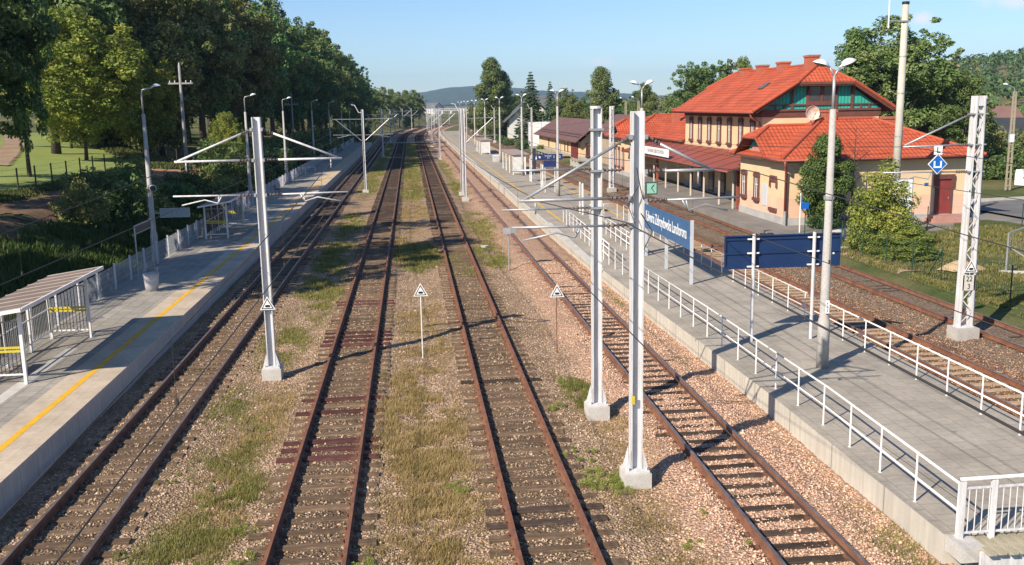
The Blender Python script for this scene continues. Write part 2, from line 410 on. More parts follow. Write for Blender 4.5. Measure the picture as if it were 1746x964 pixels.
def tint_mat(name, cols, rough=.9, trans=0., objvar=0., spec=.15):
    m, n, b = base_mat(name); a = n.new('ShaderNodeAttribute', attribute_name='tint')
    f = a.outputs['Fac']
    cr = n.new('ShaderNodeValToRGB'); n.l.new(f, cr.inputs[0]); el = cr.color_ramp.elements
    for i,c in enumerate(cols):
        if i < 2: e = el[i]; e.position = i/(len(cols)-1)
        else: e = el.new(i/(len(cols)-1))
    for i,e in enumerate(sorted(cr.color_ramp.elements, key=lambda q:q.position)): e.color = (*cols[i],1)
    # positions after adding
    for i,e in enumerate(cr.color_ramp.elements): e.position = i/(len(cols)-1); e.color = (*cols[i],1)
    c = cr.outputs[0]
    if objvar:
        oi = n.new('ShaderNodeObjectInfo'); hs = n.new('ShaderNodeHueSaturation'); n.l.new(c,hs.inputs['Color'])
        n.put(hs.inputs['Hue'], n.ramp(oi.outputs['Random'],0,1,.5-objvar*.09,.5+objvar*.07,False))
        n.put(hs.inputs['Value'], n.ramp(n.math('FRACT',n.math('MULTIPLY',oi.outputs['Random'],7.3)),0,1,1-objvar*.4,1+objvar*.5,False)); c = hs.outputs[0]
    n.l.new(c,b.inputs['Base Color']); b.inputs['Roughness'].default_value=rough; b.inputs['Specular IOR Level'].default_value=spec
    if trans:
        tr = n.new('ShaderNodeBsdfTranslucent'); n.l.new(c,tr.inputs['Color']); ms = n.new('ShaderNodeMixShader'); ms.inputs[0].default_value=trans
        n.l.new(b.outputs[0],ms.inputs[1]); n.l.new(tr.outputs[0],ms.inputs[2]); n.l.new(ms.outputs[0], n.n['Material Output'].inputs['Surface'])
    return m
ST_OLD = tint_mat('old_stones',[(.20,.14,.09),(.36,.255,.165),(.50,.36,.24),(.60,.47,.34)])
ST_PINK = tint_mat('pink_stones',[(.33,.19,.12),(.53,.33,.22),(.67,.45,.31),(.74,.55,.42)])
ST_RUST = tint_mat('rusty_stones',[(.15,.075,.045),(.29,.155,.09),(.42,.25,.15),(.5,.39,.28)])
stones('loose_stones','grey brown crushed stones lying between the three old tracks',ST_OLD,46000,-9.0,5.6,12.5,52,1)
stones('loose_pink_stones','pale pink crushed stones heaped beside the main track',ST_PINK,30000,4.8,9.7,12.5,52,2,lambda x,y: np.clip((x-4.6-1.2*vnoise(x*.8,y*.8,3))/1.2,0,1))
stones('loose_rusty_stones','rust brown crushed stones between the tracks beyond the island platform',ST_RUST,16000,15.3,20.4,19,52,3)

# ------------------------------------------------------------------ tracks
def rail_profile():
    return [(-.075,-.172),(.075,-.172),(.075,-.158),(.012,-.14),(.012,-.042),(.036,-.03),(.036,0),(-.036,0),(-.036,-.03),(-.012,-.042),(-.012,-.14),(-.075,-.158)]
def rail_mesh(dx, x0, y0, y1):
    ys = list(np.arange(y0,250,30.))+list(np.arange(250,y1+1,12.)); pr = rail_profile(); n = len(pr); mb = MB()
    vs = []; 
    for y in ys:
        s = float(shift(y)); vs += [(dx+s+px, y, pz) for px,pz in pr]
    fs = []; ms = []
    for i in range(len(ys)-1):
        for k in range(n):
            fs.append((i*n+k,i*n+(k+1)%n,(i+1)*n+(k+1)%n,(i+1)*n+k)); ms.append(1 if k in (6,) else 0)
    mb.v = vs; mb.f = fs; mb.m = ms
    return mb
def sleeper_mesh(seed, L, w, h, m):
    rg = random.Random(seed); mb = MB(); N = 7
    xs = [-L/2+L*i/(N-1) for i in range(N)]; vs=[]
    for x in xs:
        ww = w*(1+rg.uniform(-.06,.06)); zt = rg.uniform(-.012,.008)
        vs += [(x,-ww/2,-h),(x,ww/2,-h),(x,ww/2+rg.uniform(-.008,.008),zt-.012),(x,ww/2-.025,zt),(x,-ww/2+.025,zt+rg.uniform(-.006,.006)),(x,-ww/2,zt-.012)]
    fs=[]
    for i in range(N-1):
        for k in range(6): fs.append((i*6+k,i*6+(k+1)%6,(i+1)*6+(k+1)%6,(i+1)*6+k))
    fs += [tuple(range(5,-1,-1)), tuple((N-1)*6+k for k in range(6))]
    mb.v=vs; mb.f=fs; mb.m=[0]*len(fs); return mb.mesh('sleeper', m)
def wood_mat(name, a, b_, c_):
    m, n, b = base_mat(name); o = n.obj(); oi = n.new('ShaderNodeObjectInfo')
    v = n.scale(o,(1.2,26,6)); ad = n.new('ShaderNodeVectorMath',operation='ADD'); n.l.new(v,ad.inputs[0]); 
    cb = n.new('ShaderNodeCombineXYZ'); n.put(cb.inputs[0], n.math('MULTIPLY',oi.outputs['Random'],50.)); n.l.new(cb.outputs[0],ad.inputs[1])
    f = n.ramp(n.noise(ad.outputs[0],1.2,5,.65),.3,.7); c = n.mix(f,a,b_)
    g = n.ramp(n.noise(n.scale(o,(1,1,1)),2.2,5,.6),.5,.72); c = n.mix(n.math('MULTIPLY',g,.7),c,c_)
    mul = n.new('ShaderNodeVectorMath', operation='SCALE'); n.l.new(c,mul.inputs[0]); n.put(mul.inputs['Scale'], n.ramp(oi.outputs['Random'],0,1,.72,1.2,False))
    n.l.new(mul.outputs[0],b.inputs['Base Color']); b.inputs['Roughness'].default_value=.9; b.inputs['Specular IOR Level'].default_value=.15
    n.l.new(n.bump(n.noise(ad.outputs[0],1.4,5,.7),.6,.02),b.inputs['Normal']); return m
SL_OLD = wood_mat('old_sleeper_wood',(.20,.135,.085),(.10,.068,.045),(.27,.195,.125))
SL_DARK = wood_mat('dark_sleeper_wood',(.085,.06,.045),(.045,.033,.027),(.14,.10,.07))
SL_RED = wood_mat('red_brown_sleeper_wood',(.115,.045,.04),(.075,.03,.028),(.15,.08,.065))
SL_CONC = mat('sleeper_concrete',(.42,.32,.21),(.33,.24,.15),4,.9,0,.15,30)
TRACK_LABEL = ['rusty railway track along the foot of the left platform wall','rusty railway track second from the left with some dark red sleepers',
  'rusty railway track third from left with weedy gravel on both sides','main track on pale pink ballast beside the island platform',
  'track with tan concrete sleepers on the far side of the island platform','sunken track nearest the station building with buried sleepers']
def track(i, y0, y1, top, sp, m, L=2.55, w=.25, alt=None, top_mat=None):
    x = TRX[i]; t = thing('railway_track', TRACK_LABEL[i], 'railway track', (0,0,0), 0, 'railway tracks of the station')
    rg = random.Random(100+i)
    for s in (-1,1): rail_mesh(x+s*.7525, 0, y0-6, y1).build('rail',[RUST, top_mat or RAILTOP], t)
    vars_ = [sleeper_mesh(i*10+k, L, w, .16, m) for k in range(4)]
    altm = [sleeper_mesh(i*10+k+5, L, w*1.08, .16, alt) for k in range(2)] if alt else None
    y = y0; k = 0; rest = MB()
    while y < min(y1,430):
        sh = float(shift(y)); zz = top+rg.uniform(-.018,.012); ry = rg.uniform(-.03,.03); dx = rg.uniform(-.05,.05)
        if k < 96:
            if alt and (k in (16,17,18,22,24,35,36,37,38,47,48) if i==1 else k in (9,10,26)): me = altm[k%2]; zz = top+.016
            else: me = vars_[rg.randrange(4)]
            o = link('sleeper', me, t, (x+dx+sh, y+rg.uniform(-.03,.03), zz), ry)
        else: rest.box(x+dx+sh-L/2, x+dx+sh+L/2, y-w/2, y+w/2, zz-.16, zz)
        y += sp*(1+rg.uniform(-.03,.03)); k += 1
    if rest.v: tag(rest.build('sleepers', SL_DARK if i < 3 else m, t), kind='stuff')
    fx = MB(); y = y0; 
    while y < y0+45:
        for s in (-1,1):
            for q in (-1,1):
                xx = x+s*.7525+q*.115; fx.box(xx-.035,xx+.035,y-.055,y+.055,top-.02,top+.032); fx.box(xx-.018,xx+.018,y-.02,y+.02,top+.032,top+.06)
        y += sp
    tag(fx.build('rail_fastening', RUST, t), kind='stuff')
    return t
track(0, 14.0, 690, -.172, .62, SL_OLD)
track(1, 13.2, 690, -.170, .62, SL_OLD, alt=SL_RED, top_mat=RUST)
track(2, 13.0, 690, -.172, .62, SL_OLD, alt=SL_DARK, top_mat=RUST)
track(3, 12.6, 690, -.180, .60, SL_DARK)
track(4, 19.0, 560, -.176, .62, SL_CONC, L=2.5)
track(5, 24.0, 480, -.214, .64, SL_DARK, alt=None)
# ------------------------------------------------------------------ platforms
def paving_mat(name, c1, c2, joint, bw, bh, zones=None, wallc=None, mort=.012):
    m, n, b = base_mat(name); p = n.pos(); x,y,z = n.xyz(p)
    br = n.new('ShaderNodeTexBrick'); br.inputs['Scale'].default_value=1; br.inputs['Brick Width'].default_value=bw; br.inputs['Row Height'].default_value=bh
    br.inputs['Mortar Size'].default_value=mort; br.inputs['Mortar Smooth'].default_value=.3; br.inputs['Bias'].default_value=0
    cx = n.new('ShaderNodeCombineXYZ'); n.put(cx.inputs[0],y); n.put(cx.inputs[1],x); n.l.new(cx.outputs[0],br.inputs['Vector'])
    br.inputs['Color1'].default_value=(*c1,1); br.inputs['Color2'].default_value=(*c2,1); br.inputs['Mortar'].default_value=(*joint,1)
    c = br.outputs['Color']
    if zones:
        k = n.math('GREATER_THAN', x, zones[0]); b2 = n.new('ShaderNodeTexBrick')
        for nm,v in (('Scale',1),('Brick Width',zones[3]),('Row Height',zones[4]),('Mortar Size',.01),('Mortar Smooth',.3)): b2.inputs[nm].default_value=v
        b2.offset = 0; n.l.new(cx.outputs[0],b2.inputs['Vector']); b2.inputs['Color1'].default_value=(*zones[1],1); b2.inputs['Color2'].default_value=(*zones[2],1)
        b2.inputs['Mortar'].default_value=(*[q*.8 for q in zones[1]],1); c = n.mix(k,c,b2.outputs['Color'])
    s = n.ramp(n.noise(p,.6,6,.65),.3,.7,.80,1.12); s2 = n.ramp(n.noise(p,9,4,.6),.25,.75,.92,1.08)
    s = n.math('MULTIPLY',s,s2)
    mul = n.new('ShaderNodeVectorMath',operation='SCALE'); n.l.new(c,mul.inputs[0]); n.put(mul.inputs['Scale'],s)
    n.l.new(mul.outputs[0],b.inputs['Base Color']); b.inputs['Roughness'].default_value=.85; b.inputs['Specular IOR Level'].default_value=.25
    n.l.new(n.bump(n.math('MULTIPLY_ADD',br.outputs['Fac'],-1.0,n.math('MULTIPLY',n.noise(p,60,2,.5),.3)),.35,.01),b.inputs['Normal']); return m
def wall_mat(name, c1, c2, every, seed=0):
    """platform wall elements: a dark joint at every element and streaks running down"""
    m, n, b = base_mat(name); p = n.pos(); x,y,z = n.xyz(p)
    jt = n.math('LESS_THAN', n.math('FRACT', n.math('DIVIDE', y, every)), .022)
    st = n.ramp(n.noise(n.scale(p,(3,7,.5)),1.0,4,.6),.38,.66); f = n.ramp(n.noise(p,.7,4,.6),.3,.7)
    c = n.mix(f,c1,c2); c = n.mix(n.math('MULTIPLY',st,.45),c,tuple(q*.62 for q in c1)); c = n.mix(n.math('MULTIPLY',jt,.55),c,(.10,.095,.09))
    n.l.new(c,b.inputs['Base Color']); b.inputs['Roughness'].default_value=.88
    n.l.new(n.bump(n.noise(p,18,4,.6),.3,.02),b.inputs['Normal']); return m
PAVE_L = paving_mat('left_platform_paving',(.35,.32,.27),(.30,.275,.235),(.15,.135,.115),.5,.5,zones=(-10.75,(.52,.425,.315),(.48,.395,.295),1.0,3.2))
PAVE_I = paving_mat('island_platform_paving',(.365,.325,.265),(.335,.30,.246),(.245,.218,.18),.5,.5)
WALL_L = wall_mat('left_platform_wall',(.50,.475,.43),(.42,.40,.365),1.0)
WALL_I = wall_mat('island_platform_wall',(.56,.52,.44),(.47,.435,.37),2.6)
ZP, ZN = .5, .3
m = MB(); ys = list(np.arange(-12,236,4.))
for a,b_ in zip(ys[:-1],ys[1:]):
    pass
m.box(-13.75,-9.27,-12,235,-.6,ZP-.12,1); m.box(-13.75,-9.2,-12,235,ZP-.12,ZP,0)
lp = m.build('left_platform',[PAVE_L,WALL_L]); struct(lp)
# top slab side faces are wall concrete
for poly in lp.data.polygons:
    if abs(poly.normal.z) < .5: poly.material_index = 1
secs = [(15.9,9.75,15.25,ZN),(25,9.80,15.25,ZN),(30,9.70,15.25,ZN),(39,9.45,15.28,ZN),(46,9.30,15.3,ZN),(64,9.0,15.6,ZP)]+[(y,9.0,15.6,ZP) for y in (120,200,270,280,290,300,310,320,330)]
m = MB(); vs=[]; fs=[]; ms=[]
for (y,xl,xr,z) in secs:
    s = float(shift(y)); vs += [(xl+s,y,-.6),(xl+s,y,z),(xr+s,y,z),(xr+s,y,-.6)]
for i in range(len(secs)-1):
    a=i*4; b_=a+4
    fs += [(a,a+1,b_+1,b_),(a+1,a+2,b_+2,b_+1),(a+2,a+3,b_+3,b_+2)]; ms += [1,0,1]
fs += [(0,3,2,1),(len(vs)-4,len(vs)-3,len(vs)-2,len(vs)-1)]; ms += [1,1]
m.v=vs; m.f=fs; m.m=ms
struct(m.build('island_platform',[PAVE_I,WALL_I]))
# slanted concrete cheek where the high platform drops to the ramp
m = MB(); m.prism([(46,.303),(64,.503),(64,.56),(61.5,.56),(46,.36)],'x',8.95,9.32); struct(m.build('ramp_kerb',CONC_L))
def strip(name, x0,x1,y0,y1,z,m,yz=None):
    mb = MB(); ys = np.unique(np.concatenate([np.linspace(y0,y1,2),np.arange(max(y0,270),max(y1,270),10.)])); ys = [y for y in ys if y0<=y<=y1]
    vs=[]; 
    for y in ys: s=float(shift(y)); vs += [(x0+s,y,z),(x1+s,y,z)]
    mb.add(vs,[(i*2,i*2+1,i*2+3,i*2+2) for i in range(len(ys)-1)]); return struct(mb.build(name,m))
LINEY = mat('platform_line_yellow',(.74,.41,.02),(.62,.34,.03),2.2,.75,0,.18,30,space='pos')
strip('yellow_line',-10.19,-10.00,-10,234,ZP+.004,LINEY)
strip('yellow_line',10.18,10.33,65.3,320,ZP+.004,LINEY); strip('yellow_line',14.72,14.87,65.8,320,ZP+.004,LINEY)
TACT = mat('tactile_paving',(.56,.54,.49),(.46,.44,.40),5,.8,0,.2,60,space='pos')
strip('edge_line',9.03,9.2,64.2,325,ZP+.004,mat('worn_white_line',(.62,.60,.56),(.5,.48,.45),2,.8,0,.1,space='pos'))
strip('tactile_strip',-12.0,-11.62,8,33.2,ZP+.004,TACT)
JOINT = mat('dark_joint',(.09,.085,.08),(.12,.11,.10),5,.9,0,.2,space='pos')
for x in (12.55,10.9): 
    mb = MB(); mb.add([(x-.012,16,ZN+.004),(x+.012,16,ZN+.004),(x+.012,46,ZN+.004),(x-.012,46,ZN+.004)],[(0,1,2,3)]); struct(mb.build('paving_joint',JOINT))
mb = MB(); mb.box(11.95,12.85,26.75,27.9,ZN+.003,ZN+.012); struct(mb.build('paving_patch',mat('patch_concrete',(.40,.36,.29),(.34,.31,.25),3,.9)))
# tiny raised crossing boards over the tracks at the far platform end
mb = MB(); mb.box(-6.3,6.0,243,245.4,-.2,-.012); struct(mb.build('track_crossing',mat('crossing_boards',(.36,.34,.31),(.3,.28,.26),2,.9)))

# station side paving, road, lawn, paths: sheets laid on the terrain
ASPH = mat('worn_asphalt',(.235,.215,.19),(.185,.17,.155),.35,.9,0,.14,25,.25,60,space='pos')
SANDY = mat('sandy_soil',(.36,.26,.17),(.28,.19,.12),.5,.95,0,.2,12,.5,10,space='pos')
LAWN = mat('mown_lawn',(.24,.285,.07),(.19,.235,.058),.25,.95,0,.22,9,.4,20,space='pos')
ROADM = mat('road_asphalt',(.17,.165,.16),(.135,.13,.128),.3,.9,0,.12,25,.2,60,space='pos')
def drape(name, x0,x1,y0,y1, m, dz=.04, keep=None, st=.7):
    xs = np.arange(x0,x1+st*.5,st); ys = np.arange(y0,y1+st*.5,st)
    return struct(link(name, grid_mesh(name, xs, ys, H, m, keep=keep, dz=dz)))
struct(MB().box(22.55,47,57.0,128,-.45,.225).build('station_forecourt',ASPH))
drape('gravel_verge', 22.9,24.9,44,57.2, SANDY, .03, st=.5)
drape('road', 41,120,57,82, ROADM, .20, keep=lambda x,y: (y<70+.16*(x-41))&(y>56+.0*(x)), st=1.2)
m = MB(); pts=[(41,71.2),(60,74.2),(100,80.5)]
for a,b_ in zip(pts[:-1],pts[1:]): m.bar((*a,float(H(*a))+.16),(*b_,float(H(*b_))+.16),.18,.3)
struct(m.build('road_kerb',CONC_L))
def lawn_in(x,y):
    # inside the wire fence, beyond the cutting
    return (x < -27-.30*(y-66)*0) & (x+.42*(y-100) < -24) & (x > -150)
drape('lawn', -110,-26,62,190, LAWN, .06, keep=lambda x,y: (x<-26.8)&((y-100)<(-24.5-x)*2.24)&(y<168), st=1.5)
drape('sandy_path', -84,-36,92,190, SANDY, .15, keep=lambda x,y: np.abs((y-112)-(-46-x)*2.6-6*np.sin(x*.09))<3.6, st=.45)
drape('leaf_litter', -27.5,-17.8,44,96, mat('brown_leaf_litter',(.19,.115,.068),(.12,.075,.045),1.2,.95,0,.45,9,.8,7,space='pos'), .05, keep=lambda x,y: .45*vnoise(x*.35,y*.35,3)+.55*fbm(x*1.3,y*1.3,13,3)+.55*np.exp(-((x+23.2)/3.2)**2)>.86, st=.4)
drape('earth_bank', -27.5,-19,93,112, mat('orange_earth',(.42,.235,.12),(.33,.18,.09),.6,.95,0,.25,10,.5,8,space='pos'), .06, keep=lambda x,y: ((x+23)/3.8)**2+((y-101)/6)**2+.9*(vnoise(x*.6,y*.6,5)-.5)<1, st=.6)

# ------------------------------------------------------------------ railings on the island platform
def railing(name, label, pts, step, hs, r=.026, post=.022, skip_post=False):
    """pts: ground polyline; hs: rail heights above it"""
    t = thing(name, label, 'railing', pts[0], 0, 'white railings of the island platform'); o = Vector(pts[0])
    P = [Vector(p)-o for p in pts]
    L = [0]; 
    for a,b_ in zip(P[:-1],P[1:]): L.append(L[-1]+(b_-a).length)
    def at(s):
        for i in range(len(P)-1):
            if s <= L[i+1]+1e-6: return P[i].lerp(P[i+1],(s-L[i])/(L[i+1]-L[i]))
        return P[-1]
    for k,h in enumerate(hs):
        MB().tube([p+Vector((0,0,h)) for p in P], r if k==0 else r*.9, 8).build(['top_rail','lower_rail','lower_rail'][min(k,2)], RAILWHITE, t, True)
    n = max(1,round(L[-1]/step))
    pm = MB().cyl((0,0,0),(0,0,hs[0]),post,n=8).box(-.03,.03,-.03,.03,0,.008).mesh('post', RAILWHITE)
    for i in range(n+1): link('post', pm, t, at(L[-1]*i/n))
    return t
railing('railing','long white railing on the track side of the island platform, nearest the camera',[(9.93,15.8,ZN),(10.16,22,ZN),(10.15,32,ZN),(9.95,46.2,ZN)],1.63,(1.05,.52))
railing('railing','long white railing along the station side of the island platform',[(14.5,15.9,ZN),(14.5,46.6,ZN)],1.6,(1.05,.52))
railing('ramp_railing','white ramp railing with triple rails beside the main track on the island platform',[(9.93,47.6,.318),(10.28,64.6,.5)],1.55,(1.05,.78,.42))
railing('ramp_railing','white ramp railing with triple rails in the middle of the island platform',[(11.85,49.2,.335),(11.95,62.4,.49)],1.5,(1.05,.78,.42))
railing('ramp_railing','white ramp railing with triple rails on the station side behind the blue name board',[(14.52,48.2,.33),(14.5,64.6,.5)],1.6,(1.05,.78,.42))
railing('barrier','low white barrier closing the end of the high platform beside the yellow line',[(12.4,66.0,.5),(14.4,66.2,.5)],1.0,(1.0,))

# landing with planks at the near end
t = thing('boardwalk','pale wooden plank landing on a white beam at the near platform end','boardwalk',(9.9,15.85,0))
pl = [MB().box(-.075,.075,-.75,.0,-.05,0).mesh('plank',WOOD)]
x = .32; k = 0
rgp = random.Random(3)
while x < 5.6:
    link('plank',pl[0],t,(x,-.02+rgp.uniform(-.02,.02),ZN-.02+.004*rgp.random()),rgp.uniform(-.015,.015)); x += .205
m = MB().box(.2,5.7,-.62,-.55,-.32,ZN-.075).box(.2,5.7,-.2,-.12,-.32,ZN-.075); m.build('beam',WHITE,t)
m = MB().box(-.12,.32,-.5,.03,-.02,ZN-.005); m.build('landing_step',CONC_L,t)
MB().box(.1,5.8,-.9,.0,-.62,-.5).build('void_shade_sheet',BLACK,t)  # black sheet, paints in the shade of the void under the planks
t = thing('balustrade','white balustrade with thin vertical bars along the plank landing','railing',(9.95,15.72,ZN))
posts = [0.0,.62,1.92,3.2,4.5,5.7]
for px in posts: MB().box(px-.05,px+.05,-.04,.04,-.05,1.12).build('post',WHITE,t)
MB().tube([(-.06,0,1.16),(5.8,0,1.2)],.038,8).build('handrail',WHITE,t,True)
MB().bar((0,0,.98),(5.8,0,1.01),.035,.035).build('upper_rail',WHITE,t); MB().bar((0,0,.10),(5.8,0,.10),.035,.035).build('lower_rail',WHITE,t)
bm = MB().cyl((0,0,.11),(0,0,.98),.011,n=6).mesh('baluster',WHITE); x=.14
while x < 5.6:
    if min(abs(x-p) for p in posts) > .07: link('baluster',bm,t,(x,0,0))
    x += .135

# ------------------------------------------------------------------ fence, shelters, furniture of the left platform
t = thing('mesh_fence','long pale wire mesh fence with white posts along the back of the left platform','fence',(-13.62,20,ZP))
m = MB(); W0 = 2.43
for i in range(int(W0/.07)): m.box(-.004,.004,.04+i*.07,.05+i*.07,.08,1.1)
for z in (.09,.35,.6,.85,1.08): m.box(-.005,.005,0,W0,z-.005,z+.005)
MESHW = mat('pale_fence_wire',(.46,.48,.52),(.38,.40,.44),1,.5,.2,.06)
pme = m.mesh('panel',MESHW); pm = MB().box(-.035,.035,-.035,.035,0,1.18).box(-.05,.05,-.05,.05,1.18,1.2).mesh('post',WHITE)
for i in range(88):
    link('panel',pme,t,(0,i*2.45,0)); link('post',pm,t,(0,i*2.45,0))
link('post',pm,t,(0,88*2.45,0))
ROOFBR = mat('brown_corrugated_roof',(.22,.165,.135),(.175,.13,.105),2,.65,0,.1)
def shelter(y, label):
    t = thing('platform_shelter', label, 'shelter', (-12.35,y,ZP), 0, 'open platform shelters with brown roofs')
    LY = 5.9
    m = MB(); m.slab([(.95,-.6,2.40),(.95,6.9,2.40),(-.95,6.9,2.12),(-.95,-.6,2.12)],[(0,1,2,3)],.05); m.build('roof',ROOFBR,t)
    m = MB()
    for k in range(9):
        yy = -.55+k*.92; m.bar((.95,yy,2.42),(-.95,yy,2.14),.022,.025)
    m.build('roof_rib',mat('pale_brown_rib',(.42,.37,.33),(.36,.32,.28),2,.6),t)
    m = MB(); m.bar((.98,-.62,2.36),(.98,6.92,2.36),.06,.12).bar((.98,-.63,2.37),(-.95,-.63,2.09),.06,.1).bar((.98,6.93,2.37),(-.95,6.93,2.09),.06,.1); m.build('roof_edge',RAILWHITE,t)
    for px in (.66,-.68):
        for py in ((0,LY) if px>0 else (0,2,4,LY)):
            MB().box(px-.045,px+.045,py-.045,py+.045,0,2.30 if px>0 else 2.11).build('post',RAILWHITE,t)
    for py in (0,LY):
        s = MB(); 
        for k in range(11): xx=-.58+k*.115; s.box(xx-.009,xx+.009,py-.009,py+.009,.32,1.88)
        s.build('screen_bars',DARKPOST,t)
        MB().box(-.64,.62,py-.02,py+.02,.27,.32).build('screen_rail',RAILWHITE,t); MB().box(-.64,.62,py-.015,py+.015,1.88,1.92).build('screen_rail',STEEL,t)
        MB().box(-.63,.61,py-.05,py-.03,.98,1.05).box(-.63,.61,py-.05,py-.03,1.09,1.16).build('warning_band',YELLOW,t)
    s = MB(); yy=.1
    while yy < LY-.05: s.box(-.69,-.67,yy-.009,yy+.009,.32,1.9); yy += .14
    s.build('screen_bars',DARKPOST,t); MB().box(-.70,-.66,0,LY,.27,.32).build('screen_rail',RAILWHITE,t); MB().box(-.66,-.62,0,LY,1.1,1.14).build('screen_rail',RAILWHITE,t)
    m = MB(); m.tube([(-.5,.5,0),(-.5,.5,.42),(-.15,.5,.46),(-.1,1.9,.46),(-.5,1.9,.42),(-.5,1.9,0)],.018,6); m.build('seat_frame',RAILWHITE,t)
    m = MB(); 
    for k in range(4): m.box(-.5+k*.1,-.42+k*.1,.5,1.9,.45,.47)
    m.build('seat',STEEL,t)
    return t
shelter(28.9,'brown roofed open shelter with yellow bands nearest the camera on the left platform')
shelter(61.4,'brown roofed open shelter with yellow bands further along the left platform, behind the mast')
t = thing('litter_bin','round pale litter bin lined with a translucent bag by the left fence','bin',(-11.85,43.8,ZP))
m = MB(); N=18; pr=[(.27,0),(.30,.3),(.335,.62),(.35,.74),(.33,.78),(.28,.74)]
m.tube([(0,0,.0),(0,0,.3),(0,0,.62),(0,0,.74)],[.27,.30,.335,.35],N); BAG = mat('translucent_bag',(.50,.49,.50),(.40,.39,.41),7,.35,0,.1,20,.6,9); m.build('bin_bag',BAG,t,True)
MB().tube([(0,0,.74),(0,0,.80)],[.365,.365],N).build('bin_rim',STEEL,t); 
m = MB(); m.tube([(.3,0,.74),(.3,.0,1.05)],.012,6); m.tube([(-.3,0,.74),(-.3,0,1.05)],.012,6); m.build('bin_support',STEEL,t)
m = MB(); m.tube([(0,0,1.0),(0,0,1.1)],[.34,.05],N); 
t = thing('notice_frame','tall grey notice frame on two posts beside the litter bin','notice board',(-13.15,46.5,ZP))
for yy in (0,2.9): MB().cyl((0,yy,0),(0,yy,2.62),.035,n=8).build('post',STEEL,t)
MB().bar((0,-.03,2.64),(0,2.93,2.64),.05,.05).bar((0,0,2.25),(0,2.9,2.25),.04,.04).build('frame_bar',STEEL,t)
MB().box(-.02,.02,.1,2.8,2.29,2.58).build('board',mat('dark_board',(.05,.06,.055),(.04,.05,.045),2,.5),t)
def bench(loc, label, rz=0):
    t = thing('bench',label,'bench',loc,rz)
    m = MB(); 
    for k in range(4): m.box(-.25+k*.12,-.15+k*.12,-.8,.8,.43,.46)
    m.build('seat',mat('bench_slats',(.16,.10,.06),(.12,.075,.045),3,.7),t)
    m = MB(); m.box(-.30,-.27,-.8,.8,.55,.65).box(-.33,-.30,-.8,.8,.72,.84); m.build('backrest',MATS['bench_slats'],t)
    for yy in (-.6,.6): MB().tube([(.2,yy,0),(.2,yy,.42),(-.26,yy,.42),(-.34,yy,.9)],.025,6).build('frame',DARKPOST,t)
    return t
bench((-12.9,94.2,ZP),'small dark slatted bench by the fence far along the left platform')
t = thing('handrail_hoop','short white bent handrail hoop by the fence beyond the bench','handrail',(-13.0,120,ZP))
MB().tube([(0,0,0),(0,0,.95),(.3,0,1.0),(1.2,0,1.0),(1.2,0,.5)],.035,6).build('hoop',WHITE,t)

# ------------------------------------------------------------------ lamps
def lamp_head_mesh():
    """shell with a curved back and a flat dark underside; neck at the origin, along +X"""
    m = MB(); N=9; R=8
    vs=[]; 
    for i in range(N+1):
        u=i/N; x=.08+u*.47; w=.175*math.sin(math.pi*min(1,.12+u*.93))**.7; h=.155*math.sin(math.pi*min(1,.15+u*.85))**.8
        for k in range(R+1):
            a=math.pi*k/R; vs.append((x, w*math.cos(a), h*math.sin(a)))
    fs=[(i*(R+1)+k,i*(R+1)+k+1,(i+1)*(R+1)+k+1,(i+1)*(R+1)+k) for i in range(N) for k in range(R)]
    m.add(vs,fs,0)
    m.tube([(0,0,0),(.16,0,.03)],[.032,.05],8); return m
def lamp_glass():
    m = MB(); N=9; vs=[]
    for i in range(N+1):
        u=i/N; x=.08+u*.47; w=.173*math.sin(math.pi*min(1,.12+u*.93))**.7
        vs += [(x,-w,-.004),(x,0,-.05*math.sin(math.pi*u)-.006),(x,w,-.004)]
    for i in range(N):
        for k in range(2): m.f.append((i*3+k,i*3+k+1,i*3+k+4,i*3+k+3)); m.m.append(0)
    m.v=vs; return m
LH = lamp_head_mesh().mesh('lamp_head',LAMPHEAD,True); LG = lamp_glass().mesh('lamp_glass',LAMPDARK,True)
def add_head(t, p, rz, tilt):
    h = link('lamp_head',LH,t,p); h.rotation_euler=(0,-tilt,rz); link('lamp_glass',LG,h)
def lamp(label, loc, h=9.2, double=False, rz=0, group=None, low=None):
    t = thing('street_lamp',label,'lamp post',loc,rz,group)
    hp = h-1.35
    MB().tube([(0,0,0),(0,0,1.45),(0,0,1.62),(0,0,hp)],[.19,.185,.145,.09],14).build('pole',POLE,t,True)
    if double:
        MB().tube([(0,0,hp),(0,0,h-.35)],[.05,.045],8).build('upper_pole',STEEL,t,True)
        for s in (1,-1):
            MB().tube([(0,0,h-.42),(s*.06,0,h-.30),(s*.17,0,h-.14)],.032,8).build('arm',STEEL,t,True)
            add_head(t,(s*.15,0,h-.15),0 if s>0 else math.pi, .38 if s>0 else .3)
    else:
        MB().tube([(0,0,hp),(0,0,h-.25),(.06,0,h-.1),(.5,0,h)],[.05,.045,.042,.038],8).build('arm',STEEL,t,True)
        add_head(t,(.48,0,h-.01),0,.22)
    return t
GL='lamp posts behind the left platform'; GI='double headed lamps down the island platform'
l0 = lamp('grey concrete lamp post with a side panel, nearest the camera behind the left fence',(-13.95,52.8,ZP),9.2,group=GL)
for i,(x,y) in enumerate(((-14.0,85),(-14.0,110),(-14.0,142),(-14.0,172),(-13.9,202),(-13.9,228))):
    dup(l0,(x,y,ZP),label=f"{ORD[i+1]} grey lamp post from the camera behind the left platform fence",group=GL)
m = MB().box(.45,1.95,-.03,.03,2.38,2.82); s_ = m.build('sign_panel',mat('grey_sign_back',(.30,.33,.35),(.26,.29,.31),2,.5),l0)
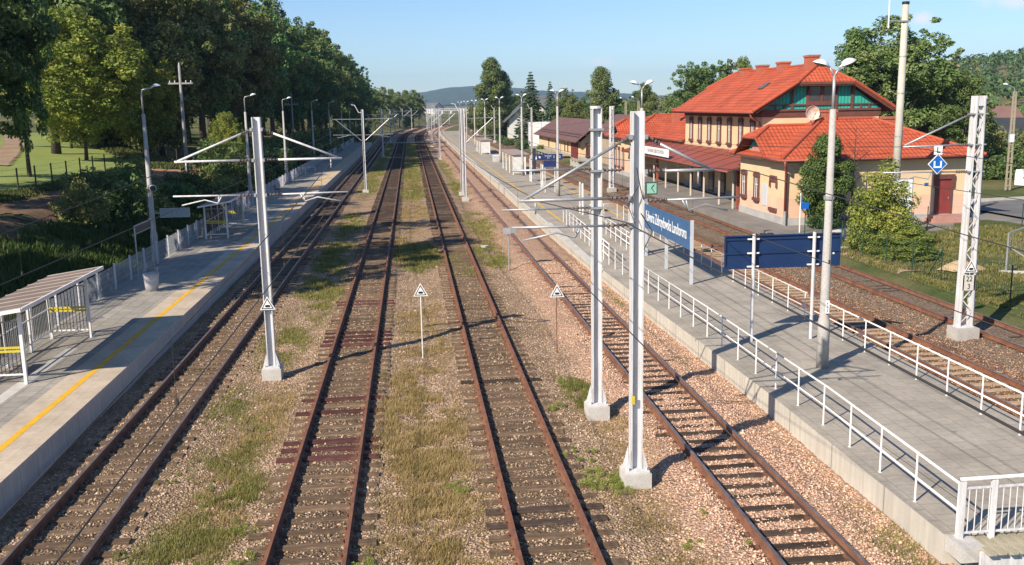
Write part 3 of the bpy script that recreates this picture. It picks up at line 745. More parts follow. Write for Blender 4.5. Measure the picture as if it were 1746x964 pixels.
MB().box(.42,1.98,-.04,.04,2.82,2.85).box(.42,1.98,-.04,.04,2.35,2.38).box(.42,.45,-.04,.04,2.38,2.82).box(1.95,1.98,-.04,.04,2.38,2.82).box(1.18,1.21,-.036,-.031,2.38,2.82).bar((.0,0,2.6),(.45,0,2.6),.04).build('sign_frame',STEEL,l0)
m = MB().tube([(.25,-.1,4.0),(.25,-.32,3.96)],[.10,.19],14); sp = m.build('loudspeaker',LAMPHEAD,l0,True); MB().tube([(.25,-.322,3.96),(.25,-.33,3.958)],[.16,.16],14).build('speaker_mouth',BLACK,sp); MB().bar((.05,0,4.0),(.25,-.1,4.0),.03).build('bracket',STEEL,l0)
d0 = lamp('thick concrete double headed lamp post with white plate on the near island platform',(12.38,27.3,ZN),9.2,True,group=GI)
il = [(12.28,50.4,.34,'behind the two white masts, carrying the clock'),(12.9,83.9,ZP,'beside the dark blue direction sign'),(12.8,110.2,ZP,'at the end of the first island shelter'),
      (12.8,137.5,ZP,'between the island shelters'),(12.85,165.1,ZP,'by the second island shelter'),(12.85,192,ZP,'just beyond the second island shelter'),(12.85,219,ZP,'near the far end of the island platform'),(12.85,246,ZP,'last at the far end of the island platform')]
for i,(x,y,z,w) in enumerate(il): dup(d0,(x,y,z),label='pale double headed lamp post '+w,group=GI)
wp = MB().box(-.06,.06,-.205,-.192,1.75,2.15).build('number_plate',SIGNWHITE,d0)
for k,(zz,b_) in enumerate(((2.05,'F'),(1.95,'5'),(1.84,'2'))): lettering(b_,.10,BLACK,wp,(0,-.208,zz))
MB().tube([(0,0,5.2),(0,0,5.3)],.165,12).build('clamp_band',STEEL,d0)
# ------------------------------------------------------------------ catenary masts
def hbeam(m, h, w=.265, d=.27, z0=0, tf=.028):
    m.box(-w/2,-w/2+tf,-d/2,d/2,z0,h); m.box(w/2-tf,w/2,-d/2,d/2,z0,h); m.box(-w/2+tf,w/2-tf,-.008,.008,z0,h); return m
def mast_base(t, bw=.62, bh=.36):
    m = MB(); m.prism([(-bw/2,-bw/2),(bw/2,-bw/2),(bw/2,bw/2),(-bw/2,bw/2)],'z',-.25,bh-.03); m.prism([(-bw/2+.03,-bw/2+.03),(bw/2-.03,-bw/2+.03),(bw/2-.03,bw/2-.03),(-bw/2+.03,bw/2-.03)],'z',bh-.03,bh)
    m.build('foundation',CONC_L,t)
    m = MB(); m.box(-.27,.27,-.27,.27,bh,bh+.03)
    for s in (-1,1):
        m.prism([(s*.145,bh+.03),(s*.26,bh+.03),(s*.26,bh+.08),(s*.145,bh+.5)],'y',-.15,-.13); m.prism([(s*.145,bh+.03),(s*.26,bh+.03),(s*.26,bh+.08),(s*.145,bh+.5)],'y',.13,.15)
        for q in (-1,1): m.cyl((s*.21,q*.21,bh+.03),(s*.21,q*.21,bh+.11),.022,n=6)
    m.build('base_plate',WHITE,t)
def insul(m, a, b_, n=5, r=.062, r0=.025, mi=0):
    a=Vector(a); b_=Vector(b_); m.tube([a,b_],r0,8,mi)
    for i in range(n):
        p=a.lerp(b_,(i+.5)/n); d=(b_-a).normalized()*.014; m.tube([p-d,p+d],[r,r*.7],10,mi)
def cantilever(t, s, reach, zt, zh, zl, lreach, tube_m=STEEL, zarm=None):
    x0=s*.15
    m = MB(); m.tube([(x0+s*.35,0,zt-(zt-zh)*.35/reach*1.0),(s*reach,0,zh+.02)],.034,8); m.build('strut',tube_m,t,True)
    m = MB(); m.tube([(x0+s*.45,0,zh),(s*(reach+.1),0,zh)],.036,8); m.tube([(s*(reach-.25),0,zh-.02),(s*(reach-.25),0,zh-.3)],.02,6); m.build('bracket_tube',tube_m,t,True)
    m = MB(); m.tube([(x0+s*.5,0,zl),(s*lreach,0,zl+.02)],.027,8); m.build('registration_tube',tube_m,t,True)
    m = MB(); xe=s*(lreach-.25); xi=s*(lreach*.48); m.tube([(xi,0,zl),(xi+s*.05,0,zl-.24),(xi+s*.45,0,zl-.12),(xe,0,zl-.27)],.022,6); m.tube([(xi-s*.09,0,zl),(xi+s*.05,0,zl-.24)],.022,6); m.build('steady_arm',tube_m,t,True)
    for qa,qb in (((x0,0,zt),(x0+s*.36,0,zt-(zt-zh)*.35/reach)),((x0,0,zh),(x0+s*.48,0,zh)),((x0,0,zl),(x0+s*.55,0,zl))):
        m = MB(); insul(m,qa,qb); m.build('insulator',INSUL,t,True)
    for z in (zt,zh,zl): MB().box(min(x0-.02*s,x0+s*.05),max(x0-.02*s,x0+s*.05),-.16,.16,z-.05,z+.05).build('clamp',STEEL,t)
def warn_plate(parent, loc, size=.5, name='warning_plate'):
    """white triangle, black rim, black lozenge"""
    h=size*.9
    def tri(k,y0,y1,m): return m.prism([(-size/2*k,-h*.33*k),(size/2*k,-h*.33*k),(0,h*.67*k)],'y',y0,y1)
    p = tri(1.0,-.008,.008,MB()).build(name,SIGNWHITE,parent,loc=loc)
    b_ = tri(.80,-.011,-.0085,MB()).build('black_rim',BLACK,p); tri(.60,-.014,-.0115,MB()).build('white_field',SIGNWHITE,p)
    MB().prism([(-.085,-.03),(-.05,-.065),(.07,-.065),(.095,-.03),(.06,.015),(-.06,.015)],'y',-.017,-.0145).build('black_lozenge',BLACK,p)
    return p
GM='white steel catenary masts'
def near_mast(label,loc,h):
    t = thing('catenary_mast',label,'catenary mast',loc,0,GM); mast_base(t)
    hbeam(MB(),h,z0=.39).build('column',WHITE,t); return t
ZB=-.25
a = near_mast('white steel mast with two bracket arms between the two left tracks, nearest the camera',(-4.8,31.1,ZB),8.46)
cantilever(a,-1,2.5,8.08,7.12,6.02,2.72,WHITE); cantilever(a,1,2.5,8.08,7.12,6.02,2.75,WHITE)
warn_plate(a,(0,-.17,2.45))
b_ = near_mast('tallest looking white steel mast, nearest the camera, beside the main track',(4.9,20.5,ZB),8.5)
cantilever(b_,-1,2.5,7.95,6.63,6.03,2.78); cantilever(b_,1,1.62,7.95,7.2,6.56,2.3)
for q in ([(.0,-.16,6.9),(-.25,-.2,6.5),(-.1,-.22,6.1),(-.5,-.1,6.05)],[(.05,-.16,6.3),(.3,-.2,5.9),(.12,-.18,5.5)],[(-.05,-.16,7.3),(.02,-.18,6.9),(.1,-.17,6.6)]): MB().tube(q,.012,5).build('jumper_cable',DARKWIRE,b_)
MB().box(-.13,-.06,-.15,-.142,1.95,2.15).build('yellow_tag',YELLOW,b_)
c = near_mast('second white steel mast beside the main track, just behind the nearest one',(4.97,25.5,ZB),8.55)
for qa,qb in (((-.15,0,6.95),(-.75,0,6.95)),((.15,0,6.9),(.7,0,6.9)),((-.15,0,5.9),(-.7,0,5.9))):
    m = MB(); insul(m,qa,qb); m.build('insulator',INSUL,c,True)
MB().tube([(-.7,0,6.95),(-2.3,0,6.95)],.03,8).build('bracket_tube',STEEL,c,True); MB().tube([(-.7,0,5.9),(-2.6,0,5.9)],.026,8).build('registration_tube',STEEL,c,True)
MB().cyl((0,0,8.55),(0,0,8.62),.17,n=12).build('mast_cap',WHITE,c)
for z in (8.0,6.9,5.9): MB().box(-.17,.17,-.17,.17,z-.03,z+.03).build('clamp',STEEL,c)
# plainer masts further along the line
def far_mast(label,loc,h,arms=(-1,1),hook=True):
    t = thing('catenary_mast',label,'catenary mast',loc,0,GM); MB().box(-.32,.32,-.32,.32,-.2,.3).build('foundation',CONC_L,t)
    hbeam(MB(),h,.23,.23,z0=.3).build('column',WHITE,t)
    for s in arms:
        MB().tube([(s*.2,0,5.42),(s*2.75,0,7.62)],.034,6).build('strut',STEEL,t); MB().tube([(s*.15,0,7.62),(s*3.1,0,7.66)],.03,6).build('bracket_tube',STEEL,t)
        MB().tube([(s*.2,0,6.0),(s*3.1,0,6.05)],.026,6).tube([(s*1.4,0,6.02),(s*1.8,0,5.9),(s*2.7,0,5.75)],.02,6).build('registration_tube',STEEL,t)
        m = MB(); insul(m,(s*.9,0,6.0),(s*1.3,0,6.0),4); m.build('insulator',INSUL,t,True); m = MB(); insul(m,(s*.5,0,5.68),(s*.85,0,5.98),4); m.build('insulator',INSUL,t,True)
    if hook: MB().tube([(-.12,0,h-.3),(-.35,0,h-.32),(-.75,0,h+.45),(-1.1,0,h+.5)],.045,6).build('feeder_arm',WHITE,t)
    return t
f0 = far_mast('second white steel mast from the camera between the two left tracks',(-4.85,101.4,ZB),8.6)
for i,y in enumerate((175.5,249,303,356,404,452,500)):
    dup(f0,(-4.95+float(shift(y)),y,ZB),label=f"{ORD[i+2]} white steel mast from the camera between the two left tracks",group=GM)
r0 = far_mast('left of two adjoining white masts behind the nearest pair beside the main track',(4.98,95.6,ZB),8.45,arms=(),hook=False)
r1 = far_mast('right of two adjoining white masts, with arms, behind the nearest pair beside the main track',(4.97,89.9,ZB),8.5,arms=(1,))
for i,y in enumerate((162.9,218.7,268,309.7,350,395,440,486)):
    dup(r1,(4.86+float(shift(y)),y,ZB),label=f"{ORD[i+4]} white steel mast from the camera along the left side of the main track",group=GM)
# lattice masts east of the island platform
def lattice(label, loc, h, wb=.46, wt=.27):
    t = thing('lattice_mast',label,'catenary mast',loc,0,'pale masts between the station side tracks')
    MB().prism([(-.42,-.36),(.42,-.36),(.42,.36),(-.42,.36)],'z',-.3,.42).build('foundation',CONC,t)
    m = MB()
    for s in (-1,1):
        m.bar((s*wb/2,-.11,.42),(s*wt/2,-.11,h),.11,.05); m.bar((s*wb/2,.11,.42),(s*wt/2,.11,h),.11,.05); m.bar((s*(wb/2+.035),0,.42),(s*(wt/2+.035),0,h),.02,.24)
    m.box(-wb/2-.08,wb/2+.08,-.16,.16,.42,.47); m.build('column',WHITE,t)
    m = MB(); n=18
    for i in range(n):
        z0=.6+(h-1)*i/n; z1=.6+(h-1)*(i+1)/n; w0=(wb+(wt-wb)*i/n)/2-.03; w1=(wb+(wt-wb)*(i+1)/n)/2-.03; s=1 if i%2 else -1
        for yy in (-.13,.13): m.bar((s*w0,yy,z0),(-s*w1,yy,z1),.035,.012,upv=(0,1,0))
    m.build('lacing',WHITE,t)
    MB().box(-wt/2-.02,wt/2+.02,-.14,.14,h-.35,h).build('mast_cap',WHITE,t); return t
e0 = lattice('big white lattice mast with kilometre plate at the right, between the station tracks',(19.88,32.1,-.25),8.72)
warn_plate(e0,(0.02,-.19,2.62),.52)
kp = MB().box(-.235,.235,-.165,-.15,1.80,2.36).build('kilometre_plate',mat('km_plate',(.62,.59,.52),(.55,.52,.46),3,.7),e0)
lettering('22',.27,BLACK,kp,(0,-.17,2.22),sx=.9); lettering('3',.27,BLACK,kp,(0,-.17,1.94),sx=.9)
for qa,qb in (((-.2,0,8.1),(-.6,0,7.95)),((-.22,0,7.03),(-.65,0,7.02)),((-.25,0,6.08),(-.7,0,6.08))):
    m = MB(); insul(m,qa,qb); m.build('insulator',INSUL,e0,True)
MB().tube([(-.55,0,7.97),(-2.65,0,7.05)],.036,8).build('strut',STEEL,e0,True); MB().tube([(-.6,0,7.02),(-2.7,0,7.0)],.036,8).build('bracket_tube',STEEL,e0,True); MB().tube([(-.65,0,6.08),(-3.4,0,6.12)],.025,8).tube([(-1.6,0,6.1),(-1.7,0,5.85),(-2.2,0,5.95),(-2.9,0,5.75)],.02,6).build('registration_tube',STEEL,e0,True)
for z in (8.1,7.03,6.08): MB().box(-.3,.3,-.15,.15,z-.025,z+.025).build('clamp',STEEL,e0)
t = thing('traction_sign','blue diamond sign with a white open U below a small L plate, hanging overhead','sign',(18.42,31.98,6.6))
MB().cyl((0,0,.17),(0,0,-.28),.012,n=6).build('hanger',STEEL,t)
p_ = MB().box(-.15,.15,-.012,.012,-.14,.17).build('letter_plate',SIGNWHITE,t); lettering('L',.30,BLACK,p_,(0,-.016,.015))
r_=.36; pl_ = MB().prism([(-r_,-.47),(0,-.47-r_),(r_,-.47),(0,-.47+r_)],'y',-.012,.012).build('diamond_plate',SIGNWHITE,t)
r_=.325; MB().prism([(-r_,-.47),(0,-.47-r_),(r_,-.47),(0,-.47+r_)],'y',-.016,-.0125).build('blue_field',SIGNBLUE,pl_)
MB().box(-.15,-.09,-.019,-.0165,-.545,-.36).box(.09,.15,-.019,-.0165,-.545,-.36).box(-.15,.15,-.019,-.0165,-.60,-.545).build('white_symbol',SIGNWHITE,pl_)
e1 = lattice('slim pale lattice mast beyond the island platform, in front of the left station wing',(19.97,94.4,-.25),8.5,.34,.2)
def conc_mast(label,loc,h):
    t = thing('concrete_mast',label,'catenary mast',loc,0,'pale masts between the station side tracks'); MB().box(-.36,.36,-.3,.3,-.2,.55).build('foundation',CONC_L,t)
    MB().prism([(-.17,.5),(.17,.5),(.12,h),(-.12,h)],'y',-.12,.12).build('column',POLE,t)
    MB().tube([(-.1,0,h-.2),(-.35,0,h-.2),(-.7,0,h+.6)],.045,6).build('feeder_arm',WHITE,t)
    MB().tube([(-.1,0,5.4),(-2.6,0,7.4)],.034,6).build('strut',STEEL,t); MB().tube([(-.1,0,6.0),(-2.9,0,6.05)],.026,6).build('bracket_tube',STEEL,t); return t
cm = conc_mast('squat concrete mast in front of the brown roofed goods shed, right of the tracks',(19.95,157.8,-.2),8.4)
for y,w in ((232.2,'before the grey roofed house'),(293.9,'beyond the end of the island platform'),(350,'farthest along the station side tracks')): dup(cm,(20.3+float(shift(y)),y,-.2),label='concrete mast '+w+', right of the tracks')

# ------------------------------------------------------------------ wires
def overhead(label, x, supports, zm, zc, hang=.9, dx=0., xf=None, zm0=None):
    t = thing('overhead_line',label,'overhead wire',(x,supports[0],0),0,'overhead wires above the tracks'); y0=supports[0]
    def P(y,z): return (float(shift(y))+(xf(y) if xf else dx*math.sin(y*.02)), y-y0, z)
    pm=[]; 
    for a,b_ in zip(supports[:-1],supports[1:]):
        n=8
        for k in range(n): u=k/n; y=a+(b_-a)*u; pm.append(P(y, zm-hang*4*u*(1-u) if zm0 is None or a>0 else zm0+.04*u))
    pm.append(P(supports[-1],zm))
    MB().tube(pm,[.008 if p[1]+y0<18 else .0115 for p in pm],5).build('messenger_wire',DARKWIRE,t,True)
    cw=[P(y,zc) for y in np.arange(supports[0],supports[-1],12.)]; MB().tube(cw,[.008 if p[1]+y0<18 else .0115 for p in cw],5).build('contact_wire',DARKWIRE,t,True)
    for a,b_ in zip(supports[:-1],supports[1:]):
        if a > 180: break
        if zm0 is not None and a < 0: continue
        n=8
        for k in range(n):
            u=(k+.5)/n; y=a+(b_-a)*u
            if y<4: continue
            z1=zm-hang*4*u*(1-u); m=MB(); q=P(y,0); m.tube([(q[0],q[1],zc),(q[0],q[1],z1)],.0035,4); m.tube([(q[0],q[1],zc),(q[0],q[1],zc+.07)],.02,5); m.build('dropper',DARKWIRE,t)
    return t
LS=[-38,31.1,101.4,175.5,249,303,356]; RS=[-47,20.5,89.9,162.9,218.7,268,310]; ES=[-30,32.1,94.4,157.8,232.2,293.9]
overhead('pair of thin overhead wires above the track beside the left platform',-7.25,LS,6.82,5.5,.75,.15)
overhead('pair of thin overhead wires above the second track from the left',-2.4,LS,6.82,5.5,.75,-.15)
overhead('pair of thin overhead wires above the third track from the left',2.72,RS,6.35,5.5,.45,.06,zm0=6.86)
overhead('pair of thin overhead wires above the main track by the island platform',7.4,RS,6.9,5.5,.75,.12)
overhead('pair of thin overhead wires above the track on the far side of the island platform',17.3,ES,6.75,5.5,.75,.15)

# ------------------------------------------------------------------ signs standing in the track area
t = thing('warning_sign','white triangular warning sign on a thin white post in the grass between the middle tracks','sign',(.16,32.8,-.25))
MB().cyl((0,0,-.1),(0,0,2.45),.022,n=6).build('post',RAILWHITE,t); warn_plate(t,(0,-.03,2.35),.52)
t = thing('warning_sign','white triangular warning sign on a thin rusty post in pink gravel by the main track','sign',(4.93,32.7,-.28))
MB().cyl((0,0,-.1),(0,0,2.25),.02,n=6).build('post',RUST,t); warn_plate(t,(.02,-.03,2.18),.52)
t = thing('signal_box','small grey box on a short post beside the main track','signal box',(5.05,50.5,-.28))
MB().cyl((0,0,-.1),(0,0,2.0),.035,n=8).build('post',STEEL,t); MB().box(-.28,.12,-.12,.12,1.95,2.28).build('box',mat('grey_box',(.36,.37,.38),(.3,.31,.32),3,.5),t); MB().box(.12,.4,-.1,.1,2.0,2.25).build('box_front',STEEL,t)

# ------------------------------------------------------------------ island platform furniture
t = thing('name_board','long blue station name board with white lettering on three grey posts','sign',(12.45,41.5,ZN))
PG = mat('pale_grey_post',(.52,.55,.58),(.46,.49,.52),1.5,.5,.1,.05)
for yy,hh in ((0,2.92),(4.3,2.75),(8.4,2.92)): MB().box(-.07,.07,yy-.045,yy+.045,0,hh).build('post',PG,t)
bd = MB().box(-.13,-.075,.06,8.34,1.62,2.86).build('board',BLUE,t)
le = lettering('Kalwaria Zebrzydowska Lanckorona',.78,SIGNWHITE,bd,(-.135,4.2,2.26),rz=-math.pi/2,sx=.66)
t = thing('sign_panel','big navy blue sign seen from behind on two white poles beside the lamp','sign',(12.48,30.9,ZN))
pn = MB().box(-2.04,2.04,.10,.13,2.52,3.66).build('panel',NAVY,t)
m = MB(); 
for z in (2.60,3.06,3.54): m.box(-2.0,2.0,.06,.098,z-.04,z+.03)
m.box(-2.04,-2.0,.05,.098,2.52,3.66).box(2.0,2.04,.05,.098,2.52,3.66).box(-2.0,2.0,.05,.098,3.62,3.66).box(-2.0,2.0,.05,.098,2.52,2.56)
m.build('stiffening_rail',NAVY,pn)
for px in (-1.06,1.06):
    MB().cyl((px,-.03,0),(px,-.03,3.72),.058,n=12).build('post',WHITE,t)
    m=MB(); 
    for z in (2.60,3.06,3.54): MB().box(px-.2,px+.2,-.01,.055,z-.022,z+.022).build('clamp',SIGNWHITE,t)
MB().box(1.78,1.84,.09,.098,2.92,2.98).build('sticker',SIGNWHITE,pn)
t = thing('platform_clock','square green faced station clock hung on the lamp post, hands near twenty past one','clock',(12.75,50.1,3.95))
MB().box(-.32,.32,-.1,.1,-.34,.34).build('case',mat('green_clock_case',(.05,.10,.075),(.04,.085,.065),2,.5),t)
fc = MB().box(-.26,.26,-.112,-.102,-.27,.27).build('dial',mat('green_dial',(.28,.52,.40),(.25,.47,.37),2,.5),t)
MB().bar((-.03,-.118,0),(.13,-.118,.2),.04,.012,upv=(0,1,0)).build('hour_hand',BLACK,fc); MB().bar((-.03,-.122,.02),(.15,-.122,-.21),.03,.012,upv=(0,1,0)).build('minute_hand',BLACK,fc)
MB().bar((-.32,0,.2),(-.47,.15,.2),.05).bar((-.32,0,-.2),(-.47,.15,-.2),.05).build('bracket',STEEL,t)
t = None if True else thing('red_brown_post','slim red brown post beside the front mast on the island platform','post',(11.9,46.2,.31))
def info_board(loc,label,h=2.3):
    t = thing('timetable_board',label,'notice board',loc,0,'white timetable cases on the island platform')
    for yy in (0,1.15): MB().box(-.05,.05,yy-.05,yy+.05,0,h).build('post',RAILWHITE,t)
    MB().box(-.035,.035,.05,1.1,.75,h-.08).build('case',mat('timetable_glass',(.42,.43,.42),(.36,.37,.37),4,.3),t); return t
i0 = info_board((12.65,92.0,ZP),'white timetable case nearest the dark blue direction sign')
dup(i0,(12.6,100.5,ZP),label='white timetable case at the near end of the first island shelter')
dup(i0,(12.35,68.6,ZP),label='white timetable case at the top of the ramp on the island platform')
t = thing('poster_column','dark narrow information column on the island platform behind a timetable case','notice board',(13.25,103.0,ZP)); MB().box(-.14,.14,-.45,.45,.9,3.4).build('panel',mat('dark_panel',(.04,.05,.07),(.03,.04,.055),2,.4),t); MB().box(-.08,.08,-.06,.06,0,.9).build('post',STEEL,t)
t = thing('direction_sign','dark blue direction sign with white symbols on two white posts','sign',(12.0,87.6,ZP))
bd = MB().box(-.75,1.9,-.05,.0,2.98,3.52).build('board',mat('navy_sign',(.02,.04,.14),(.018,.035,.125),2,.4),t)
for px in (.28,1.2): MB().cyl((px,.06,0),(px,.06,3.0),.05,n=8).build('post',WHITE,t)
MB().box(.12,1.36,-.04,.0,2.35,2.92).build('lower_board',MATS['navy_sign'],t)
ar = MB().prism([(-.62,3.06),(-.48,3.06),(-.55,3.44)],'y',-.056,-.052).prism([(-.36,3.32),(-.12,3.32),(-.2,3.12)],'y',-.056,-.052).build('arrow_symbol',SIGNWHITE,bd)
lettering('WYJŚCIE',.16,SIGNWHITE,bd,(.55,-.054,3.34)); lettering('EXIT',.11,SIGNWHITE,bd,(.6,-.054,3.16)); lettering('1',.36,SIGNWHITE,bd,(1.1,-.054,3.25)); lettering('2',.3,SIGNWHITE,bd,(1.65,-.054,3.26))
def island_shelter(y,label,n):
    t = thing('waiting_shelter',label,'shelter',(12.55,y,ZP),0,'white framed waiting shelters on the island platform')
    L=n*4.2
    m = MB(); m.slab([(-.95,-.3,2.45),(1.15,-.3,2.45),(1.15,L,2.45),(-.95,L,2.45)],[(0,1,2,3)],.10); m.build('roof',mat('shelter_roof',(.36,.29,.25),(.30,.24,.21),2,.7),t)
    for k in range(n+1):
        for px in (-.7,.75): MB().box(px-.05,px+.05,k*4.1-.05,k*4.1+.05,0,2.35).build('post',RAILWHITE,t)
    MB().box(-.68,.72,-.03,.03,.25,2.3).build('end_panel',mat('frosted_panel',(.66,.66,.63),(.58,.58,.56),2,.3),t)
    MB().box(.73,.76,4.3,L-.4,.3,2.2).build('back_panel',mat('shelter_glass',(.10,.11,.10),(.08,.09,.08),2,.15),t)
    m=MB(); m.box(.15,.6,.6,L*.45,.42,.50).box(.6,.66,.6,L*.45,.55,.95); m.build('seat',YELLOW,t)
    m=MB(); 
    for yy in (.9,L*.4): m.box(.3,.4,yy-.03,yy+.03,0,.42)
    m.build('seat_leg',DARKPOST,t); return t
island_shelter(111.5,'nearer white framed waiting shelter with yellow bench on the island platform',3)
island_shelter(162.0,'further white framed waiting shelter on the island platform',3)
t = thing('grit_box','pale grit box standing on the island platform between the two shelters','box',(12.4,140,ZP)); MB().box(-.5,.5,-.4,.4,0,.75).build('body',CONC_L,t); MB().slab([(-.55,-.45,.85),(.55,-.45,.85),(.55,.45,.95),(-.55,.45,.95)],[(0,1,2,3)],.1).build('lid',LAMPHEAD,t)
t = thing('concrete_block','grey concrete block at the top of the ramp beside a timetable case','block',(13.0,66.0,ZP)); MB().box(-.4,.4,-.3,.3,0,.55).box(-.36,.36,-.26,.26,.55,.6).build('body',CONC,t)
t = thing('relay_box','small dark signal relay on a post between the island platform and the station','signal box',(19.0,49.5,-.25)); MB().cyl((0,0,-.1),(0,0,1.7),.04,n=8).build('post',STEEL,t); MB().box(-.35,.35,-.12,.12,1.2,1.65).build('box',DARKPOST,t)
# ------------------------------------------------------------------ buildings
def tile_mat(name, c1, c2, row=.23, rib=.30, strength=.7):
    """clay tiles: courses follow the height, pans run along the eaves"""
    m, n, b = base_mat(name); p = n.pos(); x,y,z = n.xyz(p); g = n.new('ShaderNodeNewGeometry'); nx,ny,nz = n.xyz(g.outputs['Normal'])
    k = n.math('GREATER_THAN', n.math('ABSOLUTE',nx), n.math('ABSOLUTE',ny))
    al = n.math('ADD', n.math('MULTIPLY',k,y), n.math('MULTIPLY',n.math('SUBTRACT',1.0,k),x))
    fr = n.math('FRACT', n.math('DIVIDE',z,row)); wv = n.math('SINE', n.math('MULTIPLY',al,6.2832/rib))
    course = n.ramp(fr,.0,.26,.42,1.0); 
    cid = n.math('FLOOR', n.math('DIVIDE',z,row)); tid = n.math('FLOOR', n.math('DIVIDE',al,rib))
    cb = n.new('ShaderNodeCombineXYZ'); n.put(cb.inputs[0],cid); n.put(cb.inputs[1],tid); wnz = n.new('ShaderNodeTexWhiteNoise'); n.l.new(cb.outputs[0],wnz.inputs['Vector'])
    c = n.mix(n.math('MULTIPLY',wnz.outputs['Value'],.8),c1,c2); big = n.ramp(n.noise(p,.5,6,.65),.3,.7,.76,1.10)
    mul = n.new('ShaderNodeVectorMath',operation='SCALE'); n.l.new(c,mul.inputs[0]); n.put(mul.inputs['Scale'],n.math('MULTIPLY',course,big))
    n.l.new(mul.outputs[0],b.inputs['Base Color']); b.inputs['Roughness'].default_value=.7; b.inputs['Specular IOR Level'].default_value=.2
    h = n.math('MULTIPLY_ADD', fr, -.55, n.math('MULTIPLY',wv,.35)); n.l.new(n.bump(h,strength,.06),b.inputs['Normal']); return m
TILE = tile_mat('clay_roof_tiles',(.49,.105,.047),(.41,.083,.038))
SHEET = mat('dark_red_sheet_roof',(.27,.075,.05),(.235,.065,.045),.5,.55,0,.08,20,space='pos')
PEACH = mat('peach_render',(.73,.535,.33),(.65,.465,.28),.6,.9,0,.06,30,.15,40,space='pos')
PINKW = mat('pink_render',(.70,.46,.33),(.63,.41,.29),.6,.9,0,.06,30,.15,40,space='pos')
PLINTH = mat('grey_plinth',(.42,.41,.39),(.34,.33,.32),.8,.9,0,.1,30,.2,30,space='pos')
TEAL = mat('teal_boarding',(.045,.40,.31),(.035,.33,.26),1.0,.7,0,.08,20)
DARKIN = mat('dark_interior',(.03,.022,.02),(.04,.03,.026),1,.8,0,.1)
def wall_ring(m, x0,x1,y0,y1,bands):
    """bands: (z0,z1,material index, outset)"""
    for z0,z1,mi,o in bands: m.box(x0-o,x1+o,y0-o,y1+o,z0,z1,mi)
def window(t, face, at, along, z0, z1, w=.8, trim=.16, cross=True, name='window'):
    """face 'W': plane X=at looking to -X, along = Y; 'S': plane Y=at looking to -Y, along = X"""
    def bx(m, a0,a1,d0,d1,zz0,zz1,mi=0):
        if face=='W': m.box(at-d1,at-d0,a0,a1,zz0,zz1,mi)
        else: m.box(a0,a1,at-d1,at-d0,zz0,zz1,mi)
    m = MB(); a0,a1=along-w/2,along+w/2
    bx(m,a0-trim,a0,0,.10,z0,z1); bx(m,a1,a1+trim,0,.10,z0,z1); bx(m,a0-trim-.05,a1+trim+.05,0,.13,z1,z1+.24); bx(m,a0-trim*.4,a1+trim*.4,0,.14,z1+.24,z1+.36)
    bx(m,a0-trim-.08,a1+trim+.08,0,.17,z0-.22,z0); bx(m,a0-trim*.3,a1+trim*.3,0,.12,z0-.34,z0-.22)
    wi = m.build(name,BROWNTRIM,t)
    m = MB(); bx(m,a0,a1,.008,.02,z0,z1); m.build('pane',GLASSDARK,wi)
    if cross:
        m = MB(); bx(m,along-.025,along+.025,.022,.05,z0,z1); bx(m,a0,a1,.022,.046,z0+(z1-z0)*.62,z0+(z1-z0)*.62+.05); bx(m,a0,a0+.05,.022,.05,z0,z1); bx(m,a1-.05,a1,.022,.05,z0,z1); m.build('sash',RAILWHITE,wi)
def chimney(t, x, y, z0, z1, sx=.5, sy=.45):
    MB().box(x-sx,x+sx,y-sy,y+sy,z0,z1-.16).box(x-sx-.06,x+sx+.06,y-sy-.06,y+sy+.06,z1-.16,z1).build('chimney',BRICKRED,t)
def ridge_caps(t, lines, m=None):
    b = MB()
    for a,c in lines: b.tube([Vector(a)+Vector((0,0,.02)),Vector(c)+Vector((0,0,.02))],.12,8)
    b.build('ridge_tiles',m or mat('ridge_tiles',(.40,.085,.04),(.33,.07,.035),3,.7,0,.15),t)
DPIPE = mat('red_brown_gutter',(.30,.085,.055),(.25,.07,.05),2,.5,0,.08)
st = thing('railway_station','peach and pink railway station with orange tiled roofs, teal gable and dark red platform canopy','station building',(0,0,0))

